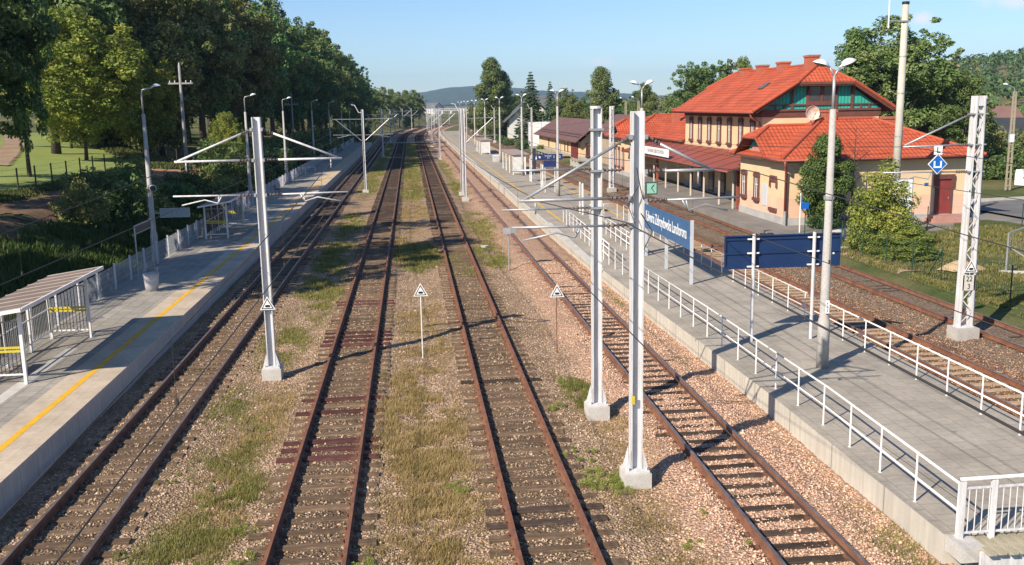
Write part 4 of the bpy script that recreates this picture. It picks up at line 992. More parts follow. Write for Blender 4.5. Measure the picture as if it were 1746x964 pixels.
# right wing (single storey)
def wing(t, y0, y1, gy, name):
    X0,X1=24.75,37.3
    m = MB(); wall_ring(m,X0,X1,y0,y1,[(-.3,.72,2,.05),(.72,1.98,1,0),(1.98,4.62,0,.004)]); m.build('wall',[PEACH,PINKW,PLINTH],t)
    MB().box(X0-.12,X1+.12,y0-.12,y1+.12,4.42,4.64).build('cornice',BROWNTRIM,t)
    ex0,ex1,ey0,ey1,ez=X0-.65,X1+.95,y0-.7,y1+.7,4.66; ym=(ey0+ey1)/2; rz=7.1; rx0,rx1=ex0+4.9,ex1-5.5
    vs=[(ex0,ey0,ez),(ex1,ey0,ez),(ex1,ey1,ez),(ex0,ey1,ez),(rx0,ym,rz),(rx1,ym,rz)]
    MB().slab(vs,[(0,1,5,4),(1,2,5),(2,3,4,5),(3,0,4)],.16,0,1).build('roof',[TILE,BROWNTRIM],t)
    ridge_caps(t,[(vs[0],vs[4]),(vs[3],vs[4]),(vs[4],vs[5]),(vs[5],vs[1]),(vs[5],vs[2])])
    m = MB().tube([(ex0-.05,ey0-.06,ez-.08),(ex1+.05,ey0-.06,ez-.08)],.075,8).tube([(ex0-.06,ey0,ez-.08),(ex0-.06,gy-3.1,ez-.08)],.075,8); m.build('gutter',DPIPE,t,True)
    # half hipped gablet on the track side
    gx=ex0-.1; hw=3.1; az=6.7; tz=5.9; k=(az-ez)/hw; tw=(az-tz)/k
    vs=[(gx,gy-hw,ez-.02),(gx,gy-tw,tz),(gx+1.45,gy,az),(gx+6.0,gy,az),(gx+6.0,gy-hw,ez-.02),(gx,gy+tw,tz),(gx,gy+hw,ez-.02),(gx+6.0,gy+hw,ez-.02)]
    MB().slab(vs,[(0,4,3,2,1),(1,2,5),(6,5,2,3,7)],.09,0,1).build('gablet_roof',[TILE,BROWNTRIM],t)
    ridge_caps(t,[(vs[1],vs[2]),(vs[5],vs[2]),(vs[2],vs[3])])
    MB().prism([(gy-hw+.45,4.64),(gy+hw-.45,4.64),(gy+tw-.05,tz-.22),(gy-tw+.05,tz-.22)],'x',X0+.06,X0+.2).build('gablet_boarding',TEAL,t)
    pts=[(gy-2.1,4.45)]; 
    for i in range(9):
        a=gy-1.9+i*.42; hh=4.75+.62*math.sin(math.pi*(i+.5)/9); pts += [(a,hh),(a+.3,hh)]
    pts.append((gy+2.1,4.45)); MB().prism(pts,'x',X0-.1,X0+.02).build('stepped_parapet',mat('pink_brick',(.52,.24,.19),(.45,.2,.16),5,.85,0,.2,40),t)
wing(st,61.2,70.2,66.55,'right')
for yy in (69.2,66.6): window(st,'W',24.746,yy,1.6,3.1,.72,.17)
MB().box(24.62,24.746,62.75,64.0,3.0,3.25).box(24.60,24.746,62.85,63.9,3.25,3.4).box(24.62,24.746,62.7,62.85,2.6,3.0).box(24.62,24.746,63.9,64.05,2.6,3.0).build('blind_window_hood',BROWNTRIM,st)
MB().box(24.6,24.746,62.7,64.05,.95,1.2).build('blind_window_sill',BROWNTRIM,st)
MB().box(24.735,24.747,62.85,63.9,1.2,3.0).build('blind_window_field',mat('pale_peach',(.72,.50,.34),(.66,.46,.31),1,.9),st)
MB().box(24.70,24.746,64.6,65.5,1.2,2.7).build('notice',mat('pale_notice',(.55,.56,.58),(.48,.50,.53),6,.6),st)
m = MB().tube([(24.3,60.45,4.55),(24.35,60.5,4.2),(24.62,61.0,3.85),(24.64,61.05,1.2)],.085,10); m.build('downpipe',DPIPE,st,True); MB().cyl((24.64,61.05,.1),(24.64,61.05,1.2),.1,n=10).build('downpipe_foot',STEEL,st)
dr = MB().box(35.3,36.25,61.12,61.16,.72,3.05).build('door',mat('dark_red_door',(.24,.045,.04),(.20,.038,.035),2,.6),st)
MB().box(36.1,36.14,61.08,61.12,1.7,1.85).build('handle',STEEL,dr)
MB().box(35.05,35.3,61.04,61.196,2.5,3.05).box(36.25,36.5,61.04,61.196,2.5,3.05).box(35.05,36.5,61.02,61.196,3.05,3.36).box(35.18,35.3,61.07,61.196,.72,2.5).box(36.25,36.37,61.07,61.196,.72,2.5).build('door_frame',BROWNTRIM,st)
m = MB(); 
for k in range(3): m.box(34.75-.25*k,36.85+.25*k,60.15-.3*k+.0,61.14,.1,.66-.19*k)
m.build('door_steps',mat('red_step',(.42,.24,.19),(.36,.2,.16),3,.85),st)
MB().box(34.4,34.68,61.17,61.197,2.62,2.82).build('house_number',SIGNBLUE,st)
m=MB(); m.tube([(28.0,60.4,.15),(28.0,60.4,1.15),(29.6,60.4,1.5),(29.6,60.4,.15)],.03,6); m.tube([(28.0,59.4,.15),(28.0,59.4,1.15),(29.6,59.4,1.5),(29.6,59.4,.15)],.03,6); m.build('step_handrail',STEEL,st)
m = MB(); 
for k in range(3): m.box(28.0+.4*k,30.2,59.4,61.14,.1,.3+.18*k)
m.build('side_steps',CONC,st)
chimney(st,29.6,65.9,6.5,7.75,.4,.4); chimney(st,34.1,66.0,5.9,7.2,.38,.38)
# left wing, seen between the masts
wing(st,107.4,117.6,112.4,'left')
for yy in (114.6,112.6,110.4): window(st,'W',24.746,yy,1.2,3.1,.55,.16)
m = MB(); wall_ring(m,28.0,36,94.8,107.3,[(-.3,4.6,0,0)]); m.build('wall',[PEACH],st)
vs=[(27.3,94.9,4.7),(36.7,94.9,4.7),(36.7,108.2,4.7),(27.3,108.2,4.7),(32,97.2,7.0),(32,112.5,7.0)]
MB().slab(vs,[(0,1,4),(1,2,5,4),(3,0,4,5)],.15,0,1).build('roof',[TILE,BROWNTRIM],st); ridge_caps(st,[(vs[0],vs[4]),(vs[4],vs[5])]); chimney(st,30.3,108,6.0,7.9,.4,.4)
MB().tube([(27.25,94.9,4.62),(27.25,107,4.62)],.075,8).build('gutter',DPIPE,st,True)
# main block, two storeys
X0,X1,Y0,Y1=27.6,37.2,73.6,94.8
m = MB(); wall_ring(m,X0,X1,Y0,Y1,[(-.3,.8,2,.05),(.8,7.2,0,0)]); m.build('wall',[PEACH,PINKW,PLINTH],st)
MB().box(X0-.1,X1+.1,Y0-.1,Y1+.1,7.2,7.62).build('cornice',BROWNTRIM,st)
MB().box(X0-.06,X1+.06,Y0-.06,Y1+.06,4.36,4.5).build('string_course',mat('pale_band',(.55,.42,.30),(.5,.38,.27),2,.8),st)
ez=7.66; ry=2.0; vs=[(26.5,72.7,ez),(30.1,72.7,9.85),(32.4,74.5,11.25),(32.4,93.9,11.25),(30.1,95.9,9.85),(26.5,95.9,ez),(38.3,72.7,ez),(34.7,72.7,9.85),(34.7,95.9,9.85),(38.3,95.9,ez)]
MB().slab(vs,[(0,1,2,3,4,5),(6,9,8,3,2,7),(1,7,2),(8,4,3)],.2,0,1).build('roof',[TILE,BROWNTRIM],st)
ridge_caps(st,[(vs[2],vs[3]),(vs[1],vs[2]),(vs[7],vs[2]),(vs[4],vs[3]),(vs[0],vs[1]),(vs[6],vs[7])])
MB().tube([(26.43,72.5,ez-.08),(26.43,95.9,ez-.08)],.085,8).build('gutter',DPIPE,st,True)
MB().tube([(26.5,73.3,ez-.15),(26.6,73.3,7.2),(27.45,73.75,6.8),(27.5,73.8,4.6)],.08,8).build('downpipe',DPIPE,st,True)
def gable_boards(y0,y1): return MB().prism([(X0,7.62),(X1,7.62),(X1,7.85),(34.65,9.6),(30.15,9.6),(X0,7.85)],'y',y0,y1)
gb = gable_boards(Y0-.06,Y0+.3).build('gable_boarding',TEAL,st); gable_boards(Y1-.3,Y1+.06).build('gable_boarding',TEAL,st)
m = MB()
x = X0+.2
while x < X1-.1:
    zt = 7.85+min((x-X0),(X1-x))*.62; zt=min(zt,9.6)
    m.box(x-.012,x+.012,Y0-.085,Y0-.062,7.64,zt-.02); x+=.28
m.build('board_joint',mat('dark_teal',(.02,.2,.155),(.018,.17,.13),1,.7),gb)
m = MB(); m.box(X0-.05,X1+.05,Y0-.2,Y0-.09,7.62,7.78); m.box(X0+.1,X1-.1,Y0-.18,Y0-.09,8.05,8.17)
for x in (29.95,31.2,33.55,34.85): m.box(x-.11,x+.11,Y0-.16,Y0-.088,7.78,9.62)
for x in (28.6,29.3,35.6,36.3): m.box(x-.07,x+.07,Y0-.15,Y0-.088,7.78,8.05)
m.box(31.2,33.55,Y0-.17,Y0-.088,8.17,8.34); m.box(32.3,32.46,Y0-.17,Y0-.088,8.34,9.6); m.build('timber_frame',BROWNTRIM,st)
m = MB(); 
for x in (29.95,31.2,33.55,34.85): m.prism([(Y0-.16,8.9),(Y0-.16,9.62),(Y0-.75,9.62)],'x',x-.06,x+.06)
m.bar((26.8,Y0-.8,ez-.1),(30.1,Y0-.8,9.6),.1,.1).bar((38.0,Y0-.8,ez-.1),(34.7,Y0-.8,9.6),.1,.1).box(30.15,34.65,Y0-.84,Y0-.75,9.55,9.64); m.build('eaves_bracket',BROWNTRIM,st)
wi = MB().box(31.31,32.3,Y0-.12,Y0-.064,8.34,9.55).box(32.46,33.44,Y0-.12,Y0-.064,8.34,9.55).build('gable_window',BROWNTRIM,st)
MB().box(31.42,32.22,Y0-.13,Y0-.122,8.42,9.5).box(32.54,33.34,Y0-.13,Y0-.122,8.42,9.5).build('pane',GLASSDARK,wi)
for yy in (92.6,89.75,86.9,84.05,81.2,78.35,75.5): window(st,'W',27.596,yy,4.95,6.75,.62,.22)
for yy in (91.2,88.3,85.5,82.6,79.8,76.9):
    pass
for y_,z1 in ((75.3,12.0),(81.2,11.75),(86.2,11.7),(90.6,11.6)): chimney(st,32.2,y_,10.7,z1,.42,.55)
sk = MB(); sk.bar((29.3,79.0,9.47),(30.1,79.0,9.96),.8,.10); sk.build('skylight',LAMPDARK,st)
m = MB().box(34.2,35.2,73.5,73.596,5.6,6.9).build('upper_window',BROWNTRIM,st)
# link between wing and main block, covered by low roofs
m = MB(); m.box(27.8,36,70.25,73.5,-.3,4.5); m.build('wall',[PEACH],st)
MB().slab([(26.2,70.9,4.72),(36.4,70.9,4.72),(36.4,73.55,5.6),(26.2,73.55,5.6)],[(0,1,2,3)],.12).build('roof',TILE,st)
# canopy
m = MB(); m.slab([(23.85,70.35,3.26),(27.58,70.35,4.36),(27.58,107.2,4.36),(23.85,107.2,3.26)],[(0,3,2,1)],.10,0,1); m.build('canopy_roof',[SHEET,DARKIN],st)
m = MB().tube([(23.8,70.4,3.2),(23.8,107.2,3.2)],.06,8); m.build('gutter',DPIPE,st,True)
for y in np.arange(70.6,107.2,3.05): MB().bar((23.86,y,3.29),(27.55,y,4.39),.05,.04).build('canopy_seam',mat('dark_seam',(.19,.055,.04),(.17,.05,.037),1,.6),st)
PM = MB().box(-.055,.055,-.055,.055,-.02,3.32).mesh('canopy_post',mat('cream_post',(.66,.56,.47),(.6,.5,.42),2,.6))
for y in (72.1,75.5,79.6,83.5,87.6,92.0,96.6,101.2,105.4): link('canopy_post',PM,st,(24.85,y,.1))
for y in (71.6,96.0): MB().box(24.95,25.15,y-.1,y+.1,.1,3.5).build('canopy_post',DPIPE,st)
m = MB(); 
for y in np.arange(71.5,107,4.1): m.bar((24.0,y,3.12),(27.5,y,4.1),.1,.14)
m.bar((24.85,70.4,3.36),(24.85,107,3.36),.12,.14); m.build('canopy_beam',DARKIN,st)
for y,w_ in ((75.5,1.0),(79.2,1.2),(82.6,1.0),(86.0,1.3),(89.4,1.0),(92.6,1.0)):
    o_ = MB().box(27.50,27.58,y-w_/2-.15,y+w_/2+.15,.35,3.05).build('ground_floor_window',BROWNTRIM,st); MB().box(27.47,27.498,y-w_/2,y+w_/2,.5,2.9).build('pane',GLASSDARK,o_)
sb = MB().box(23.70,23.78,87.0,97.4,3.46,4.2).build('name_sign',SIGNWHITE,st)
lettering('KALWARIA ZEBRZYDOWSKA',.5,mat('sign_grey_text',(.12,.13,.12),(.1,.11,.1),2,.6),sb,(23.695,91.6,3.84),rz=-math.pi/2,sx=.95)
MB().box(23.685,23.699,96.3,96.9,4.0-.1,4.1-.02).box(23.685,23.699,96.3,96.9,3.56,3.7).build('square_mark',BLACK,sb)
t = thing('satellite_dish','round white and rust streaked satellite dish on the roof of the right station wing','satellite dish',(28.1,65.2,7.0))
m = MB(); N=8; R=18; vs=[(0,.14,.55)]; 
for i in range(1,N+1):
    for k in range(R): a=2*math.pi*k/R; r_=.5*i/N; vs.append((r_*math.cos(a),.14-.16*(i/N)**2, .55+r_*math.sin(a)))
fs=[(0,1+k,1+(k+1)%R) for k in range(R)]+[(1+(i-1)*R+k,1+i*R+k,1+i*R+(k+1)%R,1+(i-1)*R+(k+1)%R) for i in range(1,N) for k in range(R)]
m.add(vs,fs); m.tube([vs[1+(N-1)*R+k] for k in list(range(R))+[0]],.018,5); m.build('dish',mat('dish_paint',(.72,.62,.54),(.55,.30,.2),3.5,.5,0,.1),t,True)
MB().bar((0,.15,.5),(0,.3,-.2),.06).build('support',STEEL,t); MB().bar((0,.0,.1),(0,-.45,.5),.025).box(-.04,.04,-.52,-.43,.46,.56).build('feed_arm',STEEL,t)

# goods shed
t = thing('goods_shed','yellow goods shed with a brown roof and dark red gate, beyond the station','shed',(25.5,143,0))
m = MB(); m.box(0,6,0,47,-.3,2.95,0); m.box(-.04,6.04,-.04,47.04,-.3,.75,1); m.prism([(0,2.95),(6,2.95),(3,5.75)],'y',0,.3,0); m.build('wall',[PEACH,PLINTH],t)
vs=[(-1.0,-1.1,3.0),(7.0,-1.1,3.0),(7.0,48,3.0),(-1.0,48,3.0),(3,-1.1,6.2),(3,42,6.2)]
MB().slab(vs,[(3,0,4,5),(1,2,5,4),(2,3,5)],.14).build('roof',mat('brown_sheet_roof',(.16,.085,.07),(.135,.072,.06),.4,.6,0,.08,20,space='pos'),t)
m=MB(); 
for z in (3.55,3.85): u=(z-3.0)/3.2; m.tube([(-1.0+4*u,-.5,z+.12),(-1.0+4*u,44,z+.12)],.04,5)
m.build('snow_guard',DARKPOST,t)
for y0,y1 in ((2.2,8.5),): MB().box(-.09,-.045,y0,y1,.3,2.75).build('gate',mat('dark_red_gate',(.20,.035,.035),(.165,.03,.03),1.2,.6),t)
for y0 in (11.5,14.5,24,33): MB().box(-.08,-.045,y0,y0+.7,.9,2.4).build('pilaster',BROWNTRIM,t)
for x_ in (1.0,1.9): window(t,'S',-.045,x_,.9,2.4,.3,.1,False)
m = MB(); 
for k in range(8): m.box(-2.6,-1.1,9+k*4,9.4+k*4,-.3,.42)
m.box(-2.7,-.3,8.6,42,.42,.55); m.build('loading_ramp',WOOD,t)
t = thing('timber_stack','low stack of old boards on trestles in front of the goods shed gate','timber stack',(23.2,131.0,-.2))
for k in range(3): MB().box(-.5,.5,k*2.4-.12,k*2.4+.12,0,.95).build('trestle',CONC_L,t)
m=MB(); 
for k in range(3): m.box(-.45+k*.32,-.17+k*.32,-.7,5.6,.95,1.05)
m.build('board',WOOD,t)
t = thing('barn','beige barn with a dark brown gable roof behind the left station wing','barn',(27.6,126,0))
m = MB(); m.box(0,5.2,0,13,-.2,5.0); m.prism([(0,5.0),(5.2,5.0),(2.6,6.7)],'y',0,.25); m.build('wall',mat('beige_render',(.42,.33,.25),(.36,.28,.21),.8,.9,0,.08,space='pos'),t)
vs=[(-.9,-.8,4.55),(2.6,-.8,7.0),(6.1,-.8,4.55),(-.9,13.8,4.55),(2.6,13.8,7.0),(6.1,13.8,4.55)]; MB().slab(vs,[(0,1,4,3),(1,2,5,4)],.14).build('roof',MATS['brown_sheet_roof'],t); MB().box(1.5,2.3,-.04,-.002,4.2,5.2).build('hatch',BROWNTRIM,t)
t = thing('house','white house with two grey gable roofs behind a spruce beyond the goods shed','house',(25.5,255,0))
GREYR = mat('grey_roof',(.13,.14,.15),(.105,.113,.122),.5,.6,0,.08,10,space='pos'); HW = mat('white_render',(.62,.61,.58),(.55,.54,.51),.5,.85,0,.06,space='pos')
m = MB(); m.box(.8,13,0,11,-.3,5.0); m.prism([(.8,5.0),(13,5.0),(6.9,10.2)],'y',0,.3); m.build('wall',HW,t)
vs=[(-.6,-1,4.4),(6.9,-1,10.9),(14.4,-1,4.4),(-.6,12,4.4),(6.9,12,10.9),(14.4,12,4.4)]; MB().slab(vs,[(0,1,4,3),(1,2,5,4)],.2).build('roof',GREYR,t)
m = MB(); m.box(9,19.5,13,24,-.3,5.4); m.build('wall',HW,t)
vs=[(8.2,12.2,5.2),(20.3,12.2,5.2),(20.3,25,5.2),(8.2,25,5.2),(8.2,18.6,11.3),(20.3,18.6,11.3)]; MB().slab(vs,[(0,1,5,4),(2,3,4,5)],.2).prism([(12.8,5.4),(24,5.4),(18.5,10.6)],'x',19.2,19.5).build('roof',GREYR,t)
for x_,z_ in ((3.0,1.0),(6.5,1.0),(10,1.0),(5.2,5.6),(8.6,5.6)): MB().box(x_-.6,x_+.6,-.06,-.002,z_,z_+1.5).build('window',GLASSDARK,t)
t = thing('white_screen_wall','long plain white wall behind the goods shed roof','wall',(24.6,200,0)); MB().box(0,8.0,0,.25,-.2,5.1).build('panel',mat('bright_white_render',(.80,.78,.76),(.74,.72,.70),.5,.8,0,.03),t)
for k in range(4): MB().box(k*2.6-.06,k*2.6+.06,-.06,-.002,-.2,5.15).build('pilaster',LAMPHEAD,t)
def small_house(loc,rz,label,wall,roof,w=9,d=8,h=4.2,rh=3.4):
    t = thing('house',label,'house',loc,rz)
    m = MB(); m.box(-w/2,w/2,-d/2,d/2,-1.5,h); m.prism([(-w/2,h),(w/2,h),(0,h+rh*.93)],'y',-d/2,-d/2+.3); m.build('wall',wall,t)
    vs=[(-w/2-.6,-d/2-.6,h-.35),(0,-d/2-.6,h+rh),(w/2+.6,-d/2-.6,h-.35),(-w/2-.6,d/2+.6,h-.35),(0,d/2+.6,h+rh),(w/2+.6,d/2+.6,h-.35)]; MB().slab(vs,[(0,1,4,3),(1,2,5,4)],.2).build('roof',roof,t)
    for x_ in (-w/4,w/4): MB().box(x_-.5,x_+.5,-d/2-.06,-d/2-.002,1.2,2.6).build('window',GLASSDARK,t)
    return t
small_house((80,135,1.0),1.4,'house with a dull pinkish brown roof showing above the right station wing roof',HW,mat('dull_brown_roof',(.21,.125,.10),(.18,.105,.085),.6,.7,0,.1,space='pos'),13,16,2.6,3.6)
small_house((77.5,118,.8),1.35,'low house with a dark slate roof just behind the lattice mast',HW,mat('slate_roof',(.045,.05,.055),(.035,.04,.045),.6,.6,0,.1,space='pos'),8,9,1.8,3.2)
for i,(x,y,l,r) in enumerate(((30,640,'far white house with a red roof beyond the end of the tracks','r'),(62,700,'far pale house with a grey roof among trees beyond the tracks','g'),(8,800,'most distant small white house left of the red roofed one','g'),(86,620,'far house with a red roof right of the distant platform end','r'),(118,760,'far pale house with a red roof at the foot of the blue hill','r'))):
    small_house((x+12,y,float(H(x+12,y))),.4*i,l,HW,BRICKRED if r=='r' else GREYR,12,11,5,4)
small_house((395,520,float(H(395,520))+9),.9,'cream house half hidden in the wooded hillside at the far right',mat('cream_render',(.62,.52,.34),(.55,.46,.30),.4,.85),GREYR,16,12,5,2)
# signal gantry far down the line
t = thing('signal_gantry','pale lattice gantry spanning the tracks far down the line','gantry',(float(shift(520))-6,520,-.2))
m=MB(); 
for x_ in (0,17): 
    for q in (-.5,.5): m.bar((x_+q,0,0),(x_+q,0,8.2),.22)
m.bar((-.5,0,8.0),(17.5,0,8.0),.22).bar((-.5,0,7.0),(17.5,0,7.0),.22)
for k in range(12): m.bar((k*1.45-.3,0,7.0 if k%2 else 8.0),((k+1)*1.45-.3,0,8.0 if k%2 else 7.0),.12)
m.build('frame',WHITE,t)
for k,x_ in enumerate((3.5,8.2,13)): MB().box(x_-.3,x_+.3,-.3,.1,5.2,6.9).build('signal_head',LAMPHEAD,t)

# ------------------------------------------------------------------ yard on the right
t = thing('concrete_pole','very tall pale concrete pole with a side antenna in front of the right station wing','pole',(29.95,56.6,.12)); MB().tube([(0,0,0),(0,0,13.9)],[.27,.19],14).build('shaft',mat('pale_pole_concrete',(.50,.47,.40),(.42,.395,.34),.8,.85,0,.1,20,.2,20),t,True)
MB().cyl((0,0,13.9),(0,0,14.05),.22,n=14).build('pole_cap',BLACK,t); MB().bar((0,0,12.9),(-1.05,0,12.95),.06).box(-.25,.25,-.25,.25,12.86,12.94).build('antenna_bracket',STEEL,t); MB().cyl((-1.02,0,12.5),(-1.02,0,15.6),.045,n=8).build('antenna',SIGNWHITE,t)
m=MB(); 
for z in (3.6,6.0,8.6,10.8): r_=.27-.08*z/13.9+.012; m.tube([(0,0,z),(0,0,z+.07)],[r_,r_],14)
m.build('clamp_band',STEEL,t)
t = thing('yard_lamp','concrete lattice lamp post by the road at the far right','lamp post',(52.5,79.5,.3)); 
m=MB(); 
for s in (-1,1): m.bar((s*.2,0,0),(s*.1,0,8.6),.1,.14)
for k in range(14): z=.4+k*.6; m.bar((-.17,0,z),(.17,0,z),.09,.1)
m.build('post',mat('old_concrete_post',(.36,.31,.22),(.3,.26,.19),1,.85),t); MB().tube([(0,0,8.5),(-.1,0,8.9),(-.7,0,9.15)],.04,6).build('arm',STEEL,t); h=link('lamp_head',LH,t,(-.65,0,9.12)); h.rotation_euler=(0,-.2,math.pi); MB().box(-.2,.2,-.12,.12,4.2,4.9).build('switch_box',LAMPHEAD,t)
for i,(x,y,l) in enumerate(((36.0,150,'single lamp post among the bushes behind the goods shed ridge'),(38.5,170,'lamp post just left of the lamp behind the barn'),(47.5,128,'lamp post behind the hedge left of the main station roof'),(50,118,'lamp head just above the far slope of the main station roof'))):
    dup(t,(x,y,.3),label=l)
t = thing('wire_fence','sagging green wire fence with braced posts along the grass by the sunken track','fence',(24.25,36,.12))
for k in range(9):
    MB().cyl((0,k*2.6,0),(0,k*2.6,1.55),.03,n=8).build('post',GREENPOST,t)
for k in (2,5): MB().bar((0,k*2.6,1.4),(0,k*2.6+1.1,.05),.035).build('brace',GREENPOST,t)
m=MB(); 
for i in range(150): m.box(-.003,.003,i*.14,i*.14+.005,.05,1.45)
for z in (.08,.35,.62,.9,1.18,1.44): m.box(-.004,.004,0,20.8,z-.004,z+.004)
m.build('wire_mesh',GREENPOST,t)
t = thing('wire_fence','thin wire fence with dark green posts across the grass before the station wing door','fence',(26.0,57.0,.12))
for k in range(8): MB().cyl((k*3.2,0,0),(k*3.2,0,1.6),.03,n=8).build('post',GREENPOST,t)
m=MB(); 
for z in (.5,1.0,1.5): m.tube([(0,0,z),(22.4,0,z)],.004,4)
m.build('wire',GREENPOST,t)
t = thing('gate_post','grey steel gate frame with a diagonal brace beside the yard grass','gate',(28.3,42.5,.1))
MB().cyl((0,0,0),(0,0,1.9),.05,n=8).build('post',GREYPOST,t); MB().bar((0,0,1.9),(2.4,.9,2.35),.07).build('top_bar',GREYPOST,t); MB().bar((0,0,1.3),(1.7,-1.0,0),.06).build('brace',GREYPOST,t); m=MB(); 
for k in range(16): m.box(.12+k*.14,.125+k*.14,.0+k*.05,.005+k*.05,.1,1.9)
m.build('wire_mesh',GREYPOST,t); MB().bar((-.3,.1,.03),(3.6,-1.6,.03),.12,.14).build('kerb',CONC_L,t)
t = thing('billboard','large white billboard on grey legs seen beside the green bush','billboard',(29.0,55.2,.12)); 
MB().box(-.2,1.25,-.04,.04,1.0,3.5).build('panel',SIGNWHITE,t); MB().box(-.25,-.2,-.05,.05,.95,3.55).box(1.25,1.3,-.05,.05,.0,3.55).box(-.25,1.3,-.05,.05,3.5,3.55).box(-.25,1.3,-.05,.05,.93,1.0).build('frame',GREYPOST,t); MB().bar((1.28,.0,1.5),(2.2,.0,0),.06).build('brace',GREYPOST,t)
t = thing('blue_sign','small blue sign on a thin white post by the corner of the right station wing','sign',(24.25,57.6,.12)); MB().cyl((0,0,0),(0,0,2.6),.04,n=8).build('post',RAILWHITE,t); MB().box(0.0,.55,-.03,-.005,1.6,2.0).box(-.05,.08,-.03,-.005,2.0,2.45).build('plate',SIGNBLUE,t)
t = thing('concrete_pipe','short pale concrete pipe lying on its side by the bush','pipe',(25.4,54.6,.40)); 
m=MB(); N=18; vs=[]; 
for x_,r_ in ((-.55,.34),(.55,.34),(.55,.24),(-.55,.24)): vs += [(x_*.8,x_*.6+r_*math.cos(2*math.pi*k/N)*-.6,0) for k in range(0)]
ax=Vector((-.75,-.66,0)).normalized(); px_=Vector((-ax.y,ax.x,0)); 
for s_,r_ in ((-.55,.36),(.55,.36),(.55,.25),(-.55,.25)): vs += [ax*s_+px_*r_*math.cos(2*math.pi*k/N)+Vector((0,0,r_*math.sin(2*math.pi*k/N))) for k in range(N)]
m.add(vs,[(j*N+k,j*N+(k+1)%N,((j+1)%4)*N+(k+1)%N,((j+1)%4)*N+k) for j in range(4) for k in range(N)]); m.build('pipe_ring',mat('pipe_concrete',(.6,.58,.53),(.5,.48,.44),2,.85),t,True); MB().box(-.5,.5,-.15,.15,-.28,-.2).build('cradle',CONC,t)
t = thing('parked_van','blue and white van half hidden behind the bushes at the right edge','van',(58.6,84.5,-.1),.3)
m=MB(); m.prism([(-2.4,.45),(2.4,.45),(2.4,1.2),(1.9,1.35),(1.3,2.2),(-2.3,2.25),(-2.4,1.5)],'y',-.95,.95); m.build('body',SIGNWHITE,t); MB().prism([(-2.2,1.35),(.9,1.35),(.9,2.1),(-2.2,2.12)],'y',-.97,-.955).build('side_panel',SIGNBLUE,t)
for wx in (-1.5,1.5):
    for wy in (-.9,.9): w_=MB().tube([(wx,wy-.1,.33),(wx,wy+.1,.33)],.33,16).build('wheel',BLACK,t,True); MB().tube([(wx,wy-.11,.33),(wx,wy+.11,.33)],.17,12).build('rim',STEEL,w_)
MB().prism([(1.38,1.4),(1.85,1.4),(1.35,2.1)],'y',-.975,.975).build('side_window',GLASSDARK,t); t.scale=(.8,.8,.8)
# fences on the left meadow
t = thing('post_fence','line of dark fence posts with thin wire along the lawn above the cutting','fence',(0,0,0)); pw=[]
for k in range(10):
    y=62+k*3.1; x=-26.7+.02*k; z=float(H(x,y)); o_=MB().cyl((0,0,-.2),(0,0,1.85),.055,n=7).build('post',DARKPOST,t,loc=(x,y,z)); pw.append((x,y,z))
m=MB(); 
for h in (.4,.9,1.4,1.75): m.tube([(p[0],p[1],p[2]+h) for p in pw],.006,4)
m.build('wire',DARKPOST,t)
t = thing('post_fence','far line of dark fence posts crossing the lawn under the yellow green tree','fence',(0,0,0)); pw=[]
for k in range(22):
    x=-23.5-k*2.05; y=100+k*4.55*.98; z=float(H(x,y)); MB().cyl((0,0,-.2),(0,0,2.0),.06,n=7).build('post',DARKPOST,t,loc=(x,y,z)); pw.append((x,y,z))
m=MB(); 
for h in (.3,.6,.9,1.2,1.5,1.9): m.tube([(p[0],p[1],p[2]+h) for p in pw],.008,4)
m.build('wire',DARKPOST,t)
# old wooden utility poles in front of the wood
def utility(x,y,h,label):
    z=float(H(x,y)); t = thing('utility_pole',label,'utility pole',(x,y,z)); MB().tube([(0,0,-.2),(0,0,h)],[.19,.11],10).build('shaft',mat('grey_pole_wood',(.30,.29,.28),(.22,.21,.20),2,.85,0,.15,20),t,True)
    MB().box(-1.1,1.1,-.08,.08,h-1.75,h-1.6).build('crossarm',mat('crossarm_wood',(.38,.37,.36),(.3,.29,.28),2,.8),t); m=MB(); 
    for xx in (-.95,-.5,.5,.95): m.cyl((xx,0,h-1.6),(xx,0,h-1.4),.045,n=6)
    m.cyl((0,0,h),(0,0,h+.2),.05,n=6); m.build('insulators',LAMPHEAD,t)
utility(-21.0,93,10.6,'grey utility pole with a single crossarm standing before the dark wood')
utility(-19.5,165,9.5,'smaller utility pole with crossarm in the shade farther along the wood')
# ------------------------------------------------------------------ vegetation
def leaf_mesh(name, P, Nn, S, T, m, asp=.62):
    n=len(P); rg=np.random.default_rng(n)
    Nn = Nn/np.linalg.norm(Nn,axis=1,keepdims=True); r = rg.normal(size=(n,3)); t = np.cross(Nn,r); t/=np.linalg.norm(t,axis=1,keepdims=True)+1e-9; b = np.cross(Nn,t)
    t*=S[:,None]; b*=(S*asp)[:,None]; fold = Nn*(S*.25)[:,None]
    co = np.stack([P-t, P+b*.9-fold*.4, P+t, P-b*.9-fold*.4],1).reshape(-1,3)
    me=bpy.data.meshes.new(name); me.vertices.add(4*n); me.vertices.foreach_set('co',co.ravel()); me.loops.add(4*n); me.loops.foreach_set('vertex_index',np.arange(4*n,dtype=np.int32))
    me.polygons.add(n); me.polygons.foreach_set('loop_start',np.arange(0,4*n,4,dtype=np.int32)); me.polygons.foreach_set('loop_total',np.full(n,4,np.int32))
    at=me.attributes.new('tint','FLOAT','FACE'); at.data.foreach_set('value',T.astype(np.float32)); me.materials.append(m); me.update(calc_edges=True); return me
